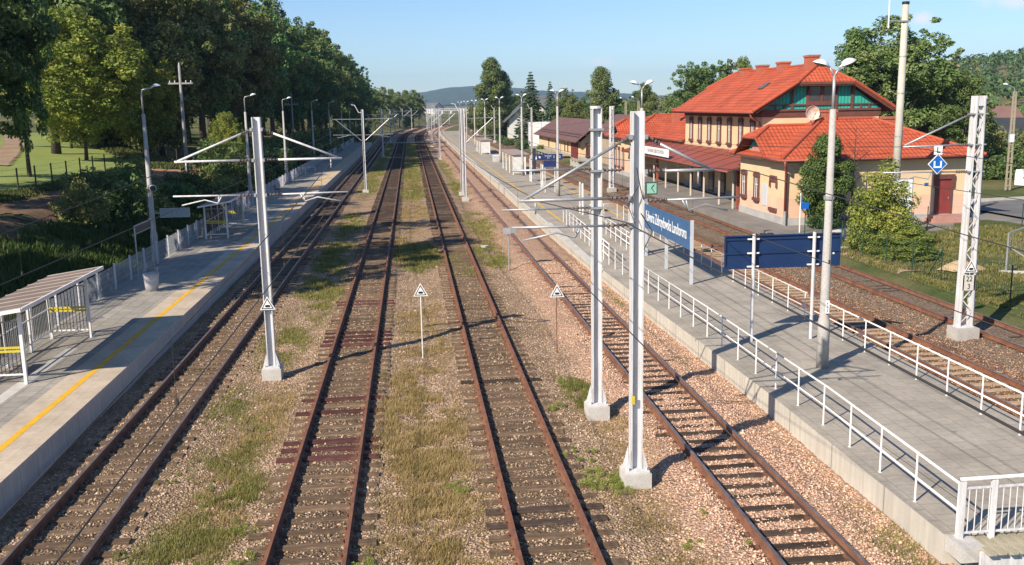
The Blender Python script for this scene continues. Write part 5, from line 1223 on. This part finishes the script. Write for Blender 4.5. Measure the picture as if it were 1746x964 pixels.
def clumps_to_leaves(C, R, per, leaf, rg, up=.35, flat=.8, squash=.8):
    """C centres, R radii of foliage clumps"""
    ps=[];ns=[];ss=[];ts=[]
    for c,r in zip(C,R):
        k=int(per*(r**1.6)); d=rg.normal(size=(k,3)); d/=np.linalg.norm(d,axis=1,keepdims=True); rad=r*rg.uniform(.25,1,k)**.45
        p=c+d*rad[:,None]*np.array([1,1,squash]); nn=d*flat+rg.normal(size=(k,3))*.55+np.array([0,0,up])
        ps.append(p);ns.append(nn);ss.append(leaf*rg.uniform(.45,1.5,k)); ts.append(np.clip(rg.normal(.5,.17,k)+rg.normal(0,.14),0,1))
    return np.concatenate(ps),np.concatenate(ns),np.concatenate(ss),np.concatenate(ts)
def limbs(h, r0, tips, rg, trunk_top, lean=(0,0)):
    m=MB(); pts=[]; n=6
    for i in range(n+1): u=i/n; pts.append((lean[0]*u+rg.uniform(-.12,.12)*(u>0),lean[1]*u+rg.uniform(-.12,.12)*(u>0),-.4+(trunk_top+.4)*u))
    m.tube(pts,[r0*(1.35 if i==0 else 1)*(1-.72*i/n) for i in range(n+1)],9)
    for tp in tips:
        u=rg.uniform(.35,.9); a=Vector(pts[0]).lerp(Vector(pts[-1]),u); b=Vector(tp); mid=a.lerp(b,.5)+Vector((0,0,rg.uniform(.0,.8))); r=r0*(1-.72*u)*.55
        m.tube([a,mid,b],[r,r*.6,r*.18],6)
    return m
def shape_broad(rg, R, z0, z1, n):
    """clump centres over an egg shaped crown"""
    C=[];Q=[]
    zc=(z0+z1)/2; hz=(z1-z0)/2
    while len(C)<n:
        d=rg.normal(size=3); d/=np.linalg.norm(d); k=rg.uniform(.55,1.0) if rg.uniform()<.8 else rg.uniform(.15,.6)
        lump=1+.22*math.sin(3*math.atan2(d[1],d[0])+rg.uniform(0,.3))*(.6)+.15*math.sin(5*d[2]+2)
        wz=1-.25*max(0,d[2]); c=np.array([d[0]*R*k*lump*wz,d[1]*R*k*lump*wz,zc+d[2]*hz*k*.95])
        C.append(c);Q.append(R*rg.uniform(.13,.30))
    for i in range(n//2):
        d=rg.normal(size=3); d/=np.linalg.norm(d); d[2]=d[2]*.8+.25; k=rg.uniform(.90,1.0); C.append(np.array([d[0]*R*k,d[1]*R*k,zc+d[2]*hz*k*.92])); Q.append(R*rg.uniform(.06,.12))
    return np.array(C),np.array(Q)
LEAF_DARK = tint_mat('dark_leaves',[(0.037,0.073,0.024),(0.068,0.134,0.037),(0.112,0.194,0.054),(0.172,0.253,0.073)],.6,.22,.55,spec=.3)
LEAF_YEL = tint_mat('yellow_green_leaves',[(0.082,0.121,0.023),(0.162,0.218,0.036),(0.268,0.308,0.052),(0.389,0.332,0.073)],.6,.3,.25,spec=.3)
LEAF_OLIVE = tint_mat('olive_leaves',[(.062,.094,.026),(.115,.160,.045),(.175,.215,.066),(.25,.25,.095)],.65,.22,.5,spec=.25)
LEAF_FIR = tint_mat('fir_needles',[(0.032,0.066,0.035),(0.060,0.112,0.057),(0.102,0.168,0.083),(0.152,0.216,0.112)],.7,.08,.3,spec=.2)
LEAF_BUSH = tint_mat('bush_leaves',[(.09,.13,.025),(.17,.22,.04),(.27,.31,.06),(.42,.35,.09)],.6,.25,.2,spec=.3)
def tree_kind(name, seed, R, z0, H_, n, per, leaf, m, bark, r0=.28, kind='broad', label='', cat='tree'):
    rg=np.random.default_rng(seed)
    if kind=='broad': C,Q=shape_broad(rg,R,z0,H_,n)
    elif kind=='tall':
        C=[];Q=[]
        for i in range(n): u=rg.uniform(0,1); z=z0+(H_-z0)*u; rr=R*(math.sin(math.pi*min(1,.12+.85*u))**.8); a=rg.uniform(0,6.28); k=rg.uniform(.3,1); C.append((rr*k*math.cos(a),rr*k*math.sin(a),z)); Q.append(R*rg.uniform(.25,.42))
        C=np.array(C);Q=np.array(Q)
    elif kind=='spruce':
        C=[];Q=[]
        L=n//9
        for i in range(L):
            u=i/(L-1); z=z0+(H_-z0)*u; rr=R*(1-u)**.85+.12
            for k in range(9 if u<.85 else 4): a=6.28*k/9+i*.7+rg.uniform(-.2,.2); 
            for k in range(max(3,int(10*(1-u*.7)))):
                a=6.28*k/max(3,int(10*(1-u*.7)))+i*.9+rg.uniform(-.25,.25)
                for q in (.35,.68,1.0):
                    if rr*q<.15 and q<1: continue
                    C.append((rr*q*math.cos(a),rr*q*math.sin(a),z-rr*q*.30+rg.uniform(-.1,.1))); Q.append(max(.14,R*.15*(1.1-.45*q)*(1-.4*u)))
        C=np.array(C);Q=np.array(Q)
    elif kind=='bush':
        C=[];Q=[]
        for i in range(n):
            d=rg.normal(size=3); d/=np.linalg.norm(d); d[2]=abs(d[2]); k=rg.uniform(.25,1); C.append((d[0]*R*k,d[1]*R*k,z0+d[2]*(H_-z0)*k*.92)); Q.append(R*rg.uniform(.2,.36))
        C=np.array(C);Q=np.array(Q)
    P,Nn,S,T=clumps_to_leaves(C,Q,per,leaf,rg,squash=.45 if kind=='spruce' else .8)
    keep=P[:,2]>.05; P,Nn,S,T=P[keep],Nn[keep],S[keep],T[keep]
    # a few ragged twigs beyond the outline
    crown=leaf_mesh('crown',P,Nn,S,T,m)
    t=thing(name,label,cat,(0,0,0))
    tips=[tuple(C[i]) for i in rg.choice(len(C),min(len(C),9 if kind!='spruce' else 0),replace=False)] if kind!='spruce' else []
    ttop=H_*.82 if kind!='bush' else H_*.5
    limbs(H_,r0,tips,rg,ttop).build('trunk',bark,t,True); link('crown',crown,t)
    return t
LEAF_POP = tint_mat('poplar_leaves',[(.06,.095,.03),(.115,.165,.05),(.18,.235,.075),(.27,.31,.115)],.6,.25,.2,spec=.3)
TK={}
TK['broadA']=tree_kind('broadleaf_tree',11,5.6,3.6,22,90,150,.20,LEAF_DARK,BARK,.34)
TK['broadB']=tree_kind('broadleaf_tree',12,5.0,2.2,21,84,150,.20,LEAF_DARK,BARK,.30)
TK['broadC']=tree_kind('broadleaf_tree',13,6.2,4.0,23,100,140,.21,LEAF_OLIVE,BARK,.36)
TK['tallA']=tree_kind('broadleaf_tree',14,4.2,1.6,20,120,170,.19,LEAF_OLIVE,BARK,.26,'tall')
TK['yellow']=tree_kind('maple_tree',15,5.6,1.7,16.5,130,185,.15,LEAF_YEL,BARK,.15)
TK['poplar']=tree_kind('poplar_tree',16,4.2,1.0,21,120,150,.19,LEAF_POP,BARK,.24,'tall')
TK['birch']=tree_kind('birch_tree',17,1.9,3,16,46,230,.15,LEAF_OLIVE,BIRCHBARK,.14,'tall')
TK['spruce']=tree_kind('spruce_tree',18,3.3,.8,16,250,900,.13,LEAF_FIR,BARK,.2,'spruce')
TK['bush']=tree_kind('shrub',19,1.6,.2,2.6,40,260,.10,LEAF_DARK,BARK,.05,'bush',cat='shrub')
TK['bushO']=tree_kind('shrub',20,2.6,.2,4.2,50,130,.14,LEAF_OLIVE,BARK,.08,'bush',cat='shrub')
USED=set(); COUNT={}
def plant(kind, x, y, label, sc=1., rz=None, group=None, z=None, squash=None, cat=None):
    z = float(H(x,y)) if z is None else z
    rz = random.uniform(0,6.28) if rz is None else rz; s=(sc,sc,sc*(squash or 1))
    if kind not in USED:
        USED.add(kind); t=TK[kind]; t.location=(x,y,z); t.rotation_euler=(0,0,rz); t.scale=s; t['label']=label
        if group: t['group']=group
        return t
    t=dup(TK[kind],(x,y,z),rz,label,group,s)
    if not group and 'group' in t: del t['group']
    return t
# --- the wood left of the tracks
rg=random.Random(5); GW='trees of the wood left of the tracks'
row=[(118,-29.5,1.06),(126,-26.5,1.02),(134,-28,1.1),(142,-25.5,1.06),(150,-25,1.08),(160,-24.5,1.04),(170,-23.0,1.08),(181,-22.2,1.06),(193,-21.5,1.1),(206,-20.6,1.08),(220,-20.2,1.08),(234,-19.4,1.05),(248,-18.4,1.08),(262,-17.8,1.05),(277,-17.2,1.08),(293,-16.6,1.02),(310,-15.6,.98),(328,-14.9,.88),(346,-14.4,.76),(362,-13.2,.66)]
KW={'broadA':'dark green broadleaf','broadB':'bushy dark broadleaf','broadC':'brownish olive broadleaf','tallA':'slender olive','poplar':'pale slender'}
ks=['tallA','broadC','broadA','broadC','broadB','broadA','broadC','broadB','broadA','broadB','broadC','broadA','broadB','broadA','broadB','broadA','broadB','broadA','broadB','broadA']
for i,((y,x,s),k) in enumerate(zip(row,ks)):
    plant(k,x+rg.uniform(-.6,.6),y,f"{KW[k]} tree, {ORD[i]} from the camera along the wood's front edge",s,group=GW)
for i in range(16):
    y=112+i*13.5; x=float(np.interp(y,[110,140,180,230,290,350],[-40,-34.5,-31,-28.5,-25,-23])); k=['broadC','tallA','broadA','broadB'][i%4]
    plant(k,x+rg.uniform(-1.5,1.5),y+rg.uniform(-2,2),f"{KW[k]} tree, {ORD[i]} from the camera in the wood's second row",rg.uniform(1.08,1.22),group=GW)
for i in range(9):
    y=120+i*20; x=float(np.interp(y,[110,180,230,290,350],[-52,-42,-37,-33,-30])); k=['broadA','broadC','tallA'][i%3]
    plant(k,x,y,f"{KW[k]} tree, {ORD[i]} from the camera deep inside the wood",1.25,group=GW)
plant('yellow',-33.6,104,'large sunlit yellow green maple in front of the dark wood',1.18,squash=.80)
plant('yellow',-29.6,112,'smaller golden green maple right of the largest yellow one',.72,squash=1.05)
plant('yellow',-41,122,'yellow green maple at the back left behind the lawn fence',.9)
plant('tallA',-36,126,'tall drooping olive tree rising behind the yellow maples',1.3)
plant('broadA',-33.2,79,'big dark tree with a leaning trunk at the left edge of the lawn',.95,z=2.9)
plant('broadB',-30.6,80.8,'dark tree with a crooked trunk standing on the lawn beside the left edge tree',.52,z=3.1,squash=1.9)
plant('broadB',-50,160,'dark green tree far behind the lawn at the left',1.0); plant('broadA',-64,170,'rounded dark tree farthest left beyond the sandy path',1.0)
plant('broadC',-78,215,'olive tree on the skyline beyond the lawn, farthest back',1.1)
# trees standing left of the view whose shade falls across the tracks
for k,x,y,s,l in (('broadB',-24.5,38.5,1.1,'big dark tree above the cutting by the shelter, shading the tracks'),('broadB',-27.5,48.5,1.12,'big dark tree above the cutting next behind the shading one'),
    ('tallA',-31,33,1.05,'slender olive tree above the cutting nearest to the bridge'),('broadB',-29.5,59,.98,'dark tree at the near end of the lawn fence'),('broadC',-36,66,1.0,'olive tree beside the near end of the lawn fence')):
    plant(k,x,y,l,s)
# undergrowth
GU='dark shrubs on the bank left of the platform'; rg=random.Random(9); i=0
for (x,y,s) in ((-20.3,61,1.15),(-19.4,65,1.3),(-21.6,67,1.2),(-18.6,70,1.1),(-20.5,73,1.25),(-17.8,77,1.1),(-22.3,79,1.1),(-19.0,83,1.2),(-17.0,88,1.0),(-17.9,96,1.1),(-19.8,103,1.3),(-17.0,108,1.1),(-20.5,112,1.3),(-16.8,120,1.2),(-18,129,1.4),(-17,140,1.4),(-17.2,152,1.5),(-16.6,166,1.5),(-16.4,182,1.5),(-16.2,200,1.5),(-15.8,220,1.4),(-15.6,240,1.5),(-14.6,262,1.4),(-13.6,285,1.4)):
    plant('bush' if i%3 else 'bushO',x,y,f"dark shrub, {ORD[i]} from the camera on the bank left of the platform",s*(1 if i%3 else .62)*(1.5 if y>88 else 1),group=GU); i+=1
plant('yellow',-19.2,104,'sunlit light green young tree beside the utility pole',.34,squash=1.25)
# --- right of the tracks
plant('bush',57.2,82.2,'low dark shrub hiding the lower half of the blue van',.85); plant('bushO',59.6,83.0,'pale shrub right of the blue van at the right edge',.5)
plant('broadC',51.2,97,'large spreading olive tree behind the right end of the station',.97,squash=.76,z=.3); plant('tallA',47.2,99,'feathery olive tree rising left of the large one behind the station',.70,z=1.2)
plant('tallA',57.5,101,'lower right olive tree beside the large one behind the station',.62,z=-.5); plant('broadA',55.5,92,'dark leafy tree at the right foot of the large olive tree',.50,z=.3)
plant('broadA',44.6,150,'dense dark oak just left of the main station roof',.72,squash=.93,z=.3); plant('broadA',47.6,153,'second dense dark crown joined to the oak by the main roof',.66,squash=1.0,z=.6)
plant('birch',52.6,160,'thin birch left of the two beside the main roof',1.0); plant('birch',54.4,161,'thin birch right of the two beside the main roof',1.02); plant('yellow',58.8,166,'yellowing tree above the ridge of the main station roof',.5,squash=1.98)
plant('bushO',40.5,160,'pale green willow bush left of the dark oak',1.75); plant('bushO',45,172,'yellow green bush below the oak, behind the station lamp',2.1); plant('tallA',43.5,176,'mid green tree left of the dark oak behind the left wing',.58)
plant('poplar',40,200,'narrow pointed green tree in the middle of the trees behind the goods shed',.74); plant('broadB',43,201,'round green tree right of the pointed one behind the goods shed',.56); plant('broadB',46,194,'lower green tree above the barn roof',.52); plant('broadC',35.5,206,'olive tree left of the pointed one behind the goods shed',.46)
plant('spruce',33.8,231,'small dark conifer top between the house and the pointed tree',.86); plant('broadC',37.2,229,'brownish tree behind the white house',.54); plant('broadB',41,224,'green tree at the right of the white house',.5); plant('broadC',30.5,238,'olive tree between the conifer and the house roof',.45)
plant('spruce',27.2,216,'tall grey green spruce in front of the white house',1.25,squash=.78); plant('poplar',22.3,262,'tall leafy poplar left of the white house',1.0,squash=1.0); plant('poplar',25.6,266,'second leafy poplar touching the tall one',.82)
for i,(x,y,s) in enumerate(((19.8,268,.42),(23.5,270,.5),(27.5,276,.5),(18.5,285,.4),(31,285,.55),(36,300,.6),(24,300,.5),(20,320,.5),(29,330,.55),(38,340,.6))): plant(['broadC','broadB','tallA'][i%3],x+float(shift(y)),y,f"{['olive','green','slender'][i%3]} tree, {ORD[i]} from the camera in the thicket around the poplars",s,group='trees in the thicket around the poplars')
for i,(x,y,s) in enumerate(((22.6,192,.9),(24.2,204,.8),(21.9,214,.85),(21.8,228,.8),(22,240,.9),(23.8,176,.55))): plant('bush',x,y,f"low green bush, {ORD[i]} from the camera beside the far side tracks",s*1.1,group='low bushes beside the far tracks')
for i,(x,y,s) in enumerate(((-11.5,430,.72),(-8,445,.74),(-4.5,440,.72),(-1.5,455,.78),(1.8,450,.76),(-14.5,420,.66),(4.5,470,.7))): plant(['broadC','poplar'][i%2],x,y,f"{['olive','pale'][i%2]} tree, {ORD[i]} from the left in the far clump closing the curve",s,group='trees of the far clump where the tracks curve')
for i,(x,y,s) in enumerate(((72,118,1.5),(67,113,1.2),(78,124,1.6),(62.5,97,1.15),(66,100,1.3),(71,101,1.4),(60,92,1.0),(75,106,1.4),(84,129,1.7),(64,105,1.3),(90,141,1.9),(98,150,2.0),(79,113,1.5),(103,165,2.1),(112,180,2.2),(94,172,2.0),(85,160,1.8),(122,200,2.3))): plant(['bushO','bushO','bush'][i%3],x,y,f"{['bushy olive','bushy green','dark low'][i%3]} growth, {ORD[i]} of the leafy belt behind the road at the right edge",s*(1 if i%3<2 else 1.6),group='leafy belt at the right edge')
# conifer and bush before the right wing
cf=tree_kind('juniper_tree',31,1.75,.3,6.0,120,700,.075,tint_mat('juniper_leaves',[(.025,.05,.018),(.055,.095,.028),(.11,.165,.04),(.20,.25,.06)],.65,.12,0,spec=.2),BARK,.12,'tall'); cf.location=(26.7,59.4,.12); cf.scale=(.9,.9,.97); cf['label']='dark green conifer with light tips growing against the right station wing'
bu=tree_kind('large_shrub',32,1.85,.1,5.3,190,620,.07,LEAF_BUSH,BARK,.07,'bush',cat='shrub'); bu.location=(26.0,50.4,.1); bu.scale=(.95,.95,1); bu['label']='large yellow green shrub standing in the yard before the station wing'
dup(bu,(26.2,48.2,.05),1.9,'lower spreading part shrub at the foot of the large yellow green one',sc=(.9,.9,.36)); 
# bare twigs beside the conifer
t=thing('bare_tree','nearly leafless thin tree beside the conifer before the station wing','tree',(28.6,59.8,.12)); m=MB(); rgn=random.Random(4); m.tube([(0,0,0),(.1,0,3),(.15,0,6.6)],[.07,.05,.015],7); m.build('trunk',BARK,t,True); m=MB()
for k in range(22):
    z=2.5+k*.18; a=rgn.uniform(0,6.28); l=rgn.uniform(.6,1.5); p0=Vector((.1,0,z)); p1=p0+Vector((math.cos(a)*l*.6,math.sin(a)*l*.6,l*.5)); p2=p1+Vector((math.cos(a+.4)*l*.5,math.sin(a+.4)*l*.5,l*.35)); m.tube([p0,p1,p2],[.018,.012,.004],4)
m.build('twigs',BARK,t)
# wooded hill at the right: one far-off wood nobody could count
def far_wood(name,label,pts_fn,n,seed,m,hh=(7,12)):
    rgn=np.random.default_rng(seed); x,y=pts_fn(rgn,n); z=H(x,y); P=[];Nn=[];S=[];T=[]
    n=len(x); hgt=rgn.uniform(*hh,n)
    k=26
    for j in range(k):
        d=rgn.normal(size=(n,3)); d/=np.linalg.norm(d,axis=1,keepdims=True); d[:,2]=np.abs(d[:,2])*.9+.05
        P.append(np.stack([x+d[:,0]*hgt*.32,y+d[:,1]*hgt*.32,z+hgt*.30+d[:,2]*hgt*.66],1)); Nn.append(d+rgn.normal(size=(n,3))*.4); S.append(hgt*.10*rgn.uniform(.6,1.4,n)); T.append(np.clip(rgn.normal(.45,.2,n),0,1))
    me=leaf_mesh(name,np.concatenate(P),np.concatenate(Nn),np.concatenate(S),np.concatenate(T),m,.8); return tag(link(name,me),label,'wood',kind='stuff')
def hill_pts(r,n):
    x=r.uniform(150,760,n); y=r.uniform(230,900,n); k=(H(x,y)>3.5)&(x>y*.42); return x[k],y[k]
far_wood('hill_forest','mixed forest covering the low hill at the far right',hill_pts,4600,41,LEAF_DARK)
def mid_pts(r,n):
    y=r.uniform(560,1500,n); x=r.uniform(-.03,.62,n)*y+float(0); x=x+np.clip(150-.1*y,0,0); k=(x>shift(np.minimum(y,690))+26); return x[k],y[k]
far_wood('valley_woods','scattered trees filling the valley before the blue hill',mid_pts,2600,42,LEAF_OLIVE,(6,11))

# ------------------------------------------------------------------ grass and weeds: ground cover
def grass(name,label,patches,cols,seed,zf=None,wid=.0045,spread=.45,mask=None,cat='grass'):
    """patches: (cx,cy,rx,ry,count,height)"""
    r=np.random.default_rng(seed); P=[];HH=[]
    for cx,cy,rx,ry,n,h in patches:
        n=int(n*2.0); a=r.uniform(0,6.28,n); q=np.sqrt(r.uniform(0,1,n)); x=cx+1.25*rx*q*np.cos(a); y=cy+1.25*ry*q*np.sin(a)
        k=r.uniform(0,1,n)<np.clip((.6*fbm(x*1.0,y*.8,seed,3)+.4*fbm(x*3.6,y*3.6,seed+7,2)-.40)*5.5,0,1)*np.clip((1.05-q)*1.9,0,1)
        P.append(np.stack([x[k],y[k]],1)); HH.append(h*r.uniform(.45,1.25,k.sum())*np.clip(1.15-q[k]*.5,.4,1))
    P=np.concatenate(P);HH=np.concatenate(HH)
    if mask is not None: k=mask(P[:,0],P[:,1]); P=P[k];HH=HH[k]
    n=len(P); z=(zf or bed_z)(P[:,0],P[:,1])-.01; a=r.uniform(0,6.28,n); dx,dy=np.cos(a),np.sin(a); ln=HH*spread*r.uniform(.2,1.4,n); w=wid*(1+HH*2)*r.uniform(.7,1.4,n)*np.clip(P[:,1]/26,1,4)
    b0=np.stack([P[:,0]-dy*w,P[:,1]+dx*w,z],1); b1=np.stack([P[:,0]+dy*w,P[:,1]-dx*w,z],1)
    m0=np.stack([P[:,0]+dx*ln*.35-dy*w*.7,P[:,1]+dy*ln*.35+dx*w*.7,z+HH*.6],1); m1=np.stack([P[:,0]+dx*ln*.35+dy*w*.7,P[:,1]+dy*ln*.35-dx*w*.7,z+HH*.6],1); tp=np.stack([P[:,0]+dx*ln,P[:,1]+dy*ln,z+HH],1)
    co=np.stack([b0,b1,m1,m0,tp],1).reshape(-1,3); f4=np.arange(n)[:,None]*5
    me=bpy.data.meshes.new(name); me.vertices.add(5*n); me.vertices.foreach_set('co',co.ravel())
    li=np.concatenate([f4+np.array([0,1,2,3]),f4+np.array([3,2,4])],1).ravel(); me.loops.add(7*n); me.loops.foreach_set('vertex_index',li.astype(np.int32)); me.polygons.add(2*n)
    ls=(np.arange(n)[:,None]*7+np.array([0,4])).ravel(); me.polygons.foreach_set('loop_start',ls.astype(np.int32)); me.polygons.foreach_set('loop_total',np.tile([4,3],n).astype(np.int32))
    tint=np.clip(.75*fbm(P[:,0]*2.2,P[:,1]*2.2,seed+3,3)+.35*r.uniform(0,1,n)-.05,0,1)
    at=me.attributes.new('tint','FLOAT','FACE'); at.data.foreach_set('value',np.repeat(tint,2).astype(np.float32)); me.materials.append(tint_mat(name+'_blades',cols,.8,.25,0)); me.update(calc_edges=True)
    return tag(link(name,me),label,cat,kind='stuff')
DRY=[(.17,.14,.05),(.29,.22,.085),(.42,.31,.14),(.52,.37,.20)]
GRN=[(.11,.12,.03),(.19,.195,.052),(.28,.265,.088),(.40,.33,.14)]
BRI=[(.11,.125,.03),(.18,.20,.05),(.26,.28,.075),(.36,.34,.13)]
no_track=lambda x,y: (np.min(np.abs((x-shift(y))[:,None]-np.array(TRX)),1)>1.02)
grass('dry_grass','dry straw coloured grass between the two middle tracks',[(.1,15.5,1.25,3.2,26000,0.140),(.25,21,1.1,3.4,20000,0.126),(-.1,25.5,1.25,3.2,24000,0.140),(.0,29,1.0,2.4,12000,0.119),(.2,34,1.0,3.0,8000,0.098),(.1,40,1.0,4,8000,0.098),(-.2,60,1.2,7,9000,0.140),(0,80,1.2,10,8000,0.112),(0,110,1.2,20,10000,0.112),(-4.6,20.5,.8,3.0,9000,0.119),(-4.4,26.5,.8,3.5,9000,0.105),(5.2,24,.8,2.5,6000,0.091),(4.6,19,.8,2.5,5000,0.077),(5.0,16.2,.9,2,4000,0.070),(4.9,62,.9,12,6000,0.091)],DRY,51,mask=no_track,spread=.7)
grass('green_grass','patchy green grass between the tracks',[(-4.9,17.8,.9,2.4,12000,0.126),(-4.2,20.6,.7,1.8,7000,0.149),(-4.9,24.2,.8,2.6,9000,0.119),(-5.6,28,.6,2,5000,0.097),(-5.0,36,.9,4,8000,0.134),(-4.6,46,1.1,7,12000,0.186),(-4.8,58,1.1,6,9000,0.186),(-4.8,74,1,8,7000,0.149),(-4.8,108,1.1,12,9000,0.134),(-4.8,135,1.1,16,9000,0.149),(-4.8,170,1.1,20,8000,0.149),(-4.8,215,1.1,25,8000,0.149),
   (.2,56,1.3,4.5,16000,0.238),(.1,100,1.2,9,9000,0.149),(.1,125,1.2,14,11000,0.163),(.1,155,1.2,18,11000,0.163),(.1,195,1.2,22,10000,0.163),(.1,228,1.2,14,7000,0.149),(4.9,27.5,.5,1.6,5000,0.163),(4.4,56,1.0,5,9000,0.149),(4.9,72,1,8,7000,0.134),(5.0,105,.9,12,6000,0.119),(5,140,.9,20,6000,0.119),(2.5,52,.9,5,4000,0.119),(8.9,31,.35,2.5,900,0.074),(8.9,40,.3,4,1200,0.089),(-1.2,18.5,.5,3,1500,0.089),(9.2,17,.6,1.6,2000,0.112)],GRN,52,mask=lambda x,y: no_track(x,y)|((y>48)&(y<57)&(x>1.6)&(x<3.4)))
WEED = tint_mat('weed_leaves',[(.13,.17,.035),(.22,.27,.055),(.32,.36,.085),(.44,.42,.15)],.8,.25)
rgw=np.random.default_rng(53); wc=[];wr=[]
for cx,cy,rx,ry,n,h in [(-1.35,17.0,.34,.42,14,.30),(.85,20.8,.30,.5,10,.24),(4.35,20.6,.75,.8,46,.30),(4.0,22.4,.45,.5,10,.18),(3.95,26.2,.3,.35,8,.18),(-1.2,30.5,.2,.5,4,.16),(4.7,28.7,.35,.9,10,.18),(-5.3,16.4,.35,.4,12,.2),(-3.75,19.3,.35,.6,8,.2),(-3.5,17.6,.3,.4,8,.2),(5.3,17.3,.25,.3,5,.15),(-.2,16.6,.3,.4,5,.2),(-4.8,21.5,.5,1.0,10,.16),(-4.4,25,.6,1.2,8,.16),(6.3,17.0,.2,.3,3,.12),(5.9,18.6,.3,.4,3,.12),(-5.9,22,.3,.6,4,.14),(-6.0,18.2,.3,.5,5,.14)]:
    for k in range(n):
        a=rgw.uniform(0,6.28); q=math.sqrt(rgw.uniform(0,1)); x=cx+rx*q*math.cos(a); y=cy+ry*q*math.sin(a); r_=h*rgw.uniform(.3,.62); wc.append((x,y,float(bed_z(np.array([x]),np.array([y]))[0])+r_*.45)); wr.append(r_)
wp_=[];wn_=[];ws_=[];wt_=[]
for c_,r_ in zip(wc,wr):
    k=int(90+900*r_); d=rgw.normal(size=(k,3)); d/=np.linalg.norm(d,axis=1,keepdims=True); d[:,2]=np.abs(d[:,2])*1.1-.25
    wp_.append(np.array(c_)+d*r_*rgw.uniform(.3,1,(k,1))); wn_.append(rgw.normal(size=(k,3))+d*.6); ws_.append(rgw.uniform(.010,.024,k)); wt_.append(np.clip(rgw.normal(.5,.2,k)+rgw.normal(0,.12),0,1))
tag(link('bright_weeds',leaf_mesh('bright_weeds',np.concatenate(wp_),np.concatenate(wn_),np.concatenate(ws_),np.concatenate(wt_),WEED,.3)),'bright light green weeds growing in clumps on the gravel','weeds',kind='stuff')
grass('bank_grass','long dark grass on the shaded bank behind the left platform fence',[(-17.5,y,3.2,4,7000,.5) for y in range(36,112,5)],[(.03,.055,.014),(.05,.085,.02),(.075,.115,.03),(.12,.14,.05)],54,zf=H,wid=.012)
grass('yard_grass','rough green and brown grass in the yard right of the tracks',[(28,46,5,9,26000,.17),(33,50,5,7,16000,.2),(23.6,40,.8,9,12000,.08),(24,33,1.4,7,12000,.08),(29,54.5,4,2.5,9000,.18),(37,53,4,4,8000,.18),(26,36,2.5,5,9000,.13),(24.5,52,1.5,5,6000,.18),(23.6,126,2.5,6,5000,.2)],[(.085,.10,.028),(.15,.16,.045),(.24,.215,.08),(.36,.27,.13)],55,zf=H,wid=.01)
grass('lawn_edge_grass','rough grass along the lawn fence above the cutting',[(-26.8,y,1.3,4,3000,.3) for y in range(60,92,5)]+[(-25-k*2.05,101+k*4.4,2.2,3,2500,.45) for k in range(14)],[(.05,.075,.02),(.085,.115,.03),(.13,.14,.05),(.2,.17,.08)],56,zf=H,wid=.014)
t=thing('soil_heap','small pale heap of sand in the yard grass behind the lattice mast','heap',(26.9,44.0,.08)); m=MB(); R=14
vs=[(0,0,.48)]+[(1.15*q*math.cos(2*math.pi*k/R)*(1+.15*math.sin(3*k)),.8*q*math.sin(2*math.pi*k/R)*(1+.12*math.cos(2*k)),.48*(1-q**1.3)) for q in (.35,.7,1.0) for k in range(R)]
m.add(vs,[(0,1+k,1+(k+1)%R) for k in range(R)]+[(1+j*R+k,1+(j+1)*R+k,1+(j+1)*R+(k+1)%R,1+j*R+(k+1)%R) for j in range(2) for k in range(R)]); m.build('heap',mat('pale_sand',(.50,.37,.22),(.40,.29,.17),4,.95,0,.2,20,.5,8),t,True)
t=tag(MB().prism([(-.1,-.25),(1.7,-.3),(1.8,.3),(0,.35)],'z',.1,.2).build('concrete_slab',CONC_L,loc=(23.6,51.5,0)),'flat pale concrete slab lying in the verge beside the navy sign','slab')
for n_,(x,y,s_) in enumerate(((4.35,58.5,.3),(6.4,15.6,.14))):
    m=MB(); rr=random.Random(n_); pts=[(rr.uniform(.6,1)*math.cos(a)*s_,rr.uniform(.6,1)*math.sin(a)*s_) for a in np.arange(0,6.2,.8)]; m.prism(pts,'z',0,s_*.7); tag(m.build('boulder',CONC_L,loc=(x,y,float(bed_z(np.array([x]),np.array([y]))[0])-.02)),['pale whitish boulder in the grass left of the grey signal box','small pale stone block on the gravel near the foot of the front mast'][n_],'stone')
# ------------------------------------------------------------------ haze
HAZE_DENSITY=.000125
mb=MB().box(-5600,5600,-420,5600,-8,190); me=bpy.data.meshes.new('haze'); me.from_pydata(mb.v,[],mb.f); hm=bpy.data.materials.new('haze_air'); hm.use_nodes=True; hn=hm.node_tree; hn.nodes.clear()
pv=hn.nodes.new('ShaderNodeVolumePrincipled'); pv.inputs['Color'].default_value=(.48,.72,1,1); pv.inputs['Density'].default_value=HAZE_DENSITY; pv.inputs['Anisotropy'].default_value=.2
ho=hn.nodes.new('ShaderNodeOutputMaterial'); hn.links.new(pv.outputs[0],ho.inputs['Volume']); me.materials.append(hm); tag(link('haze',me),kind='stuff')
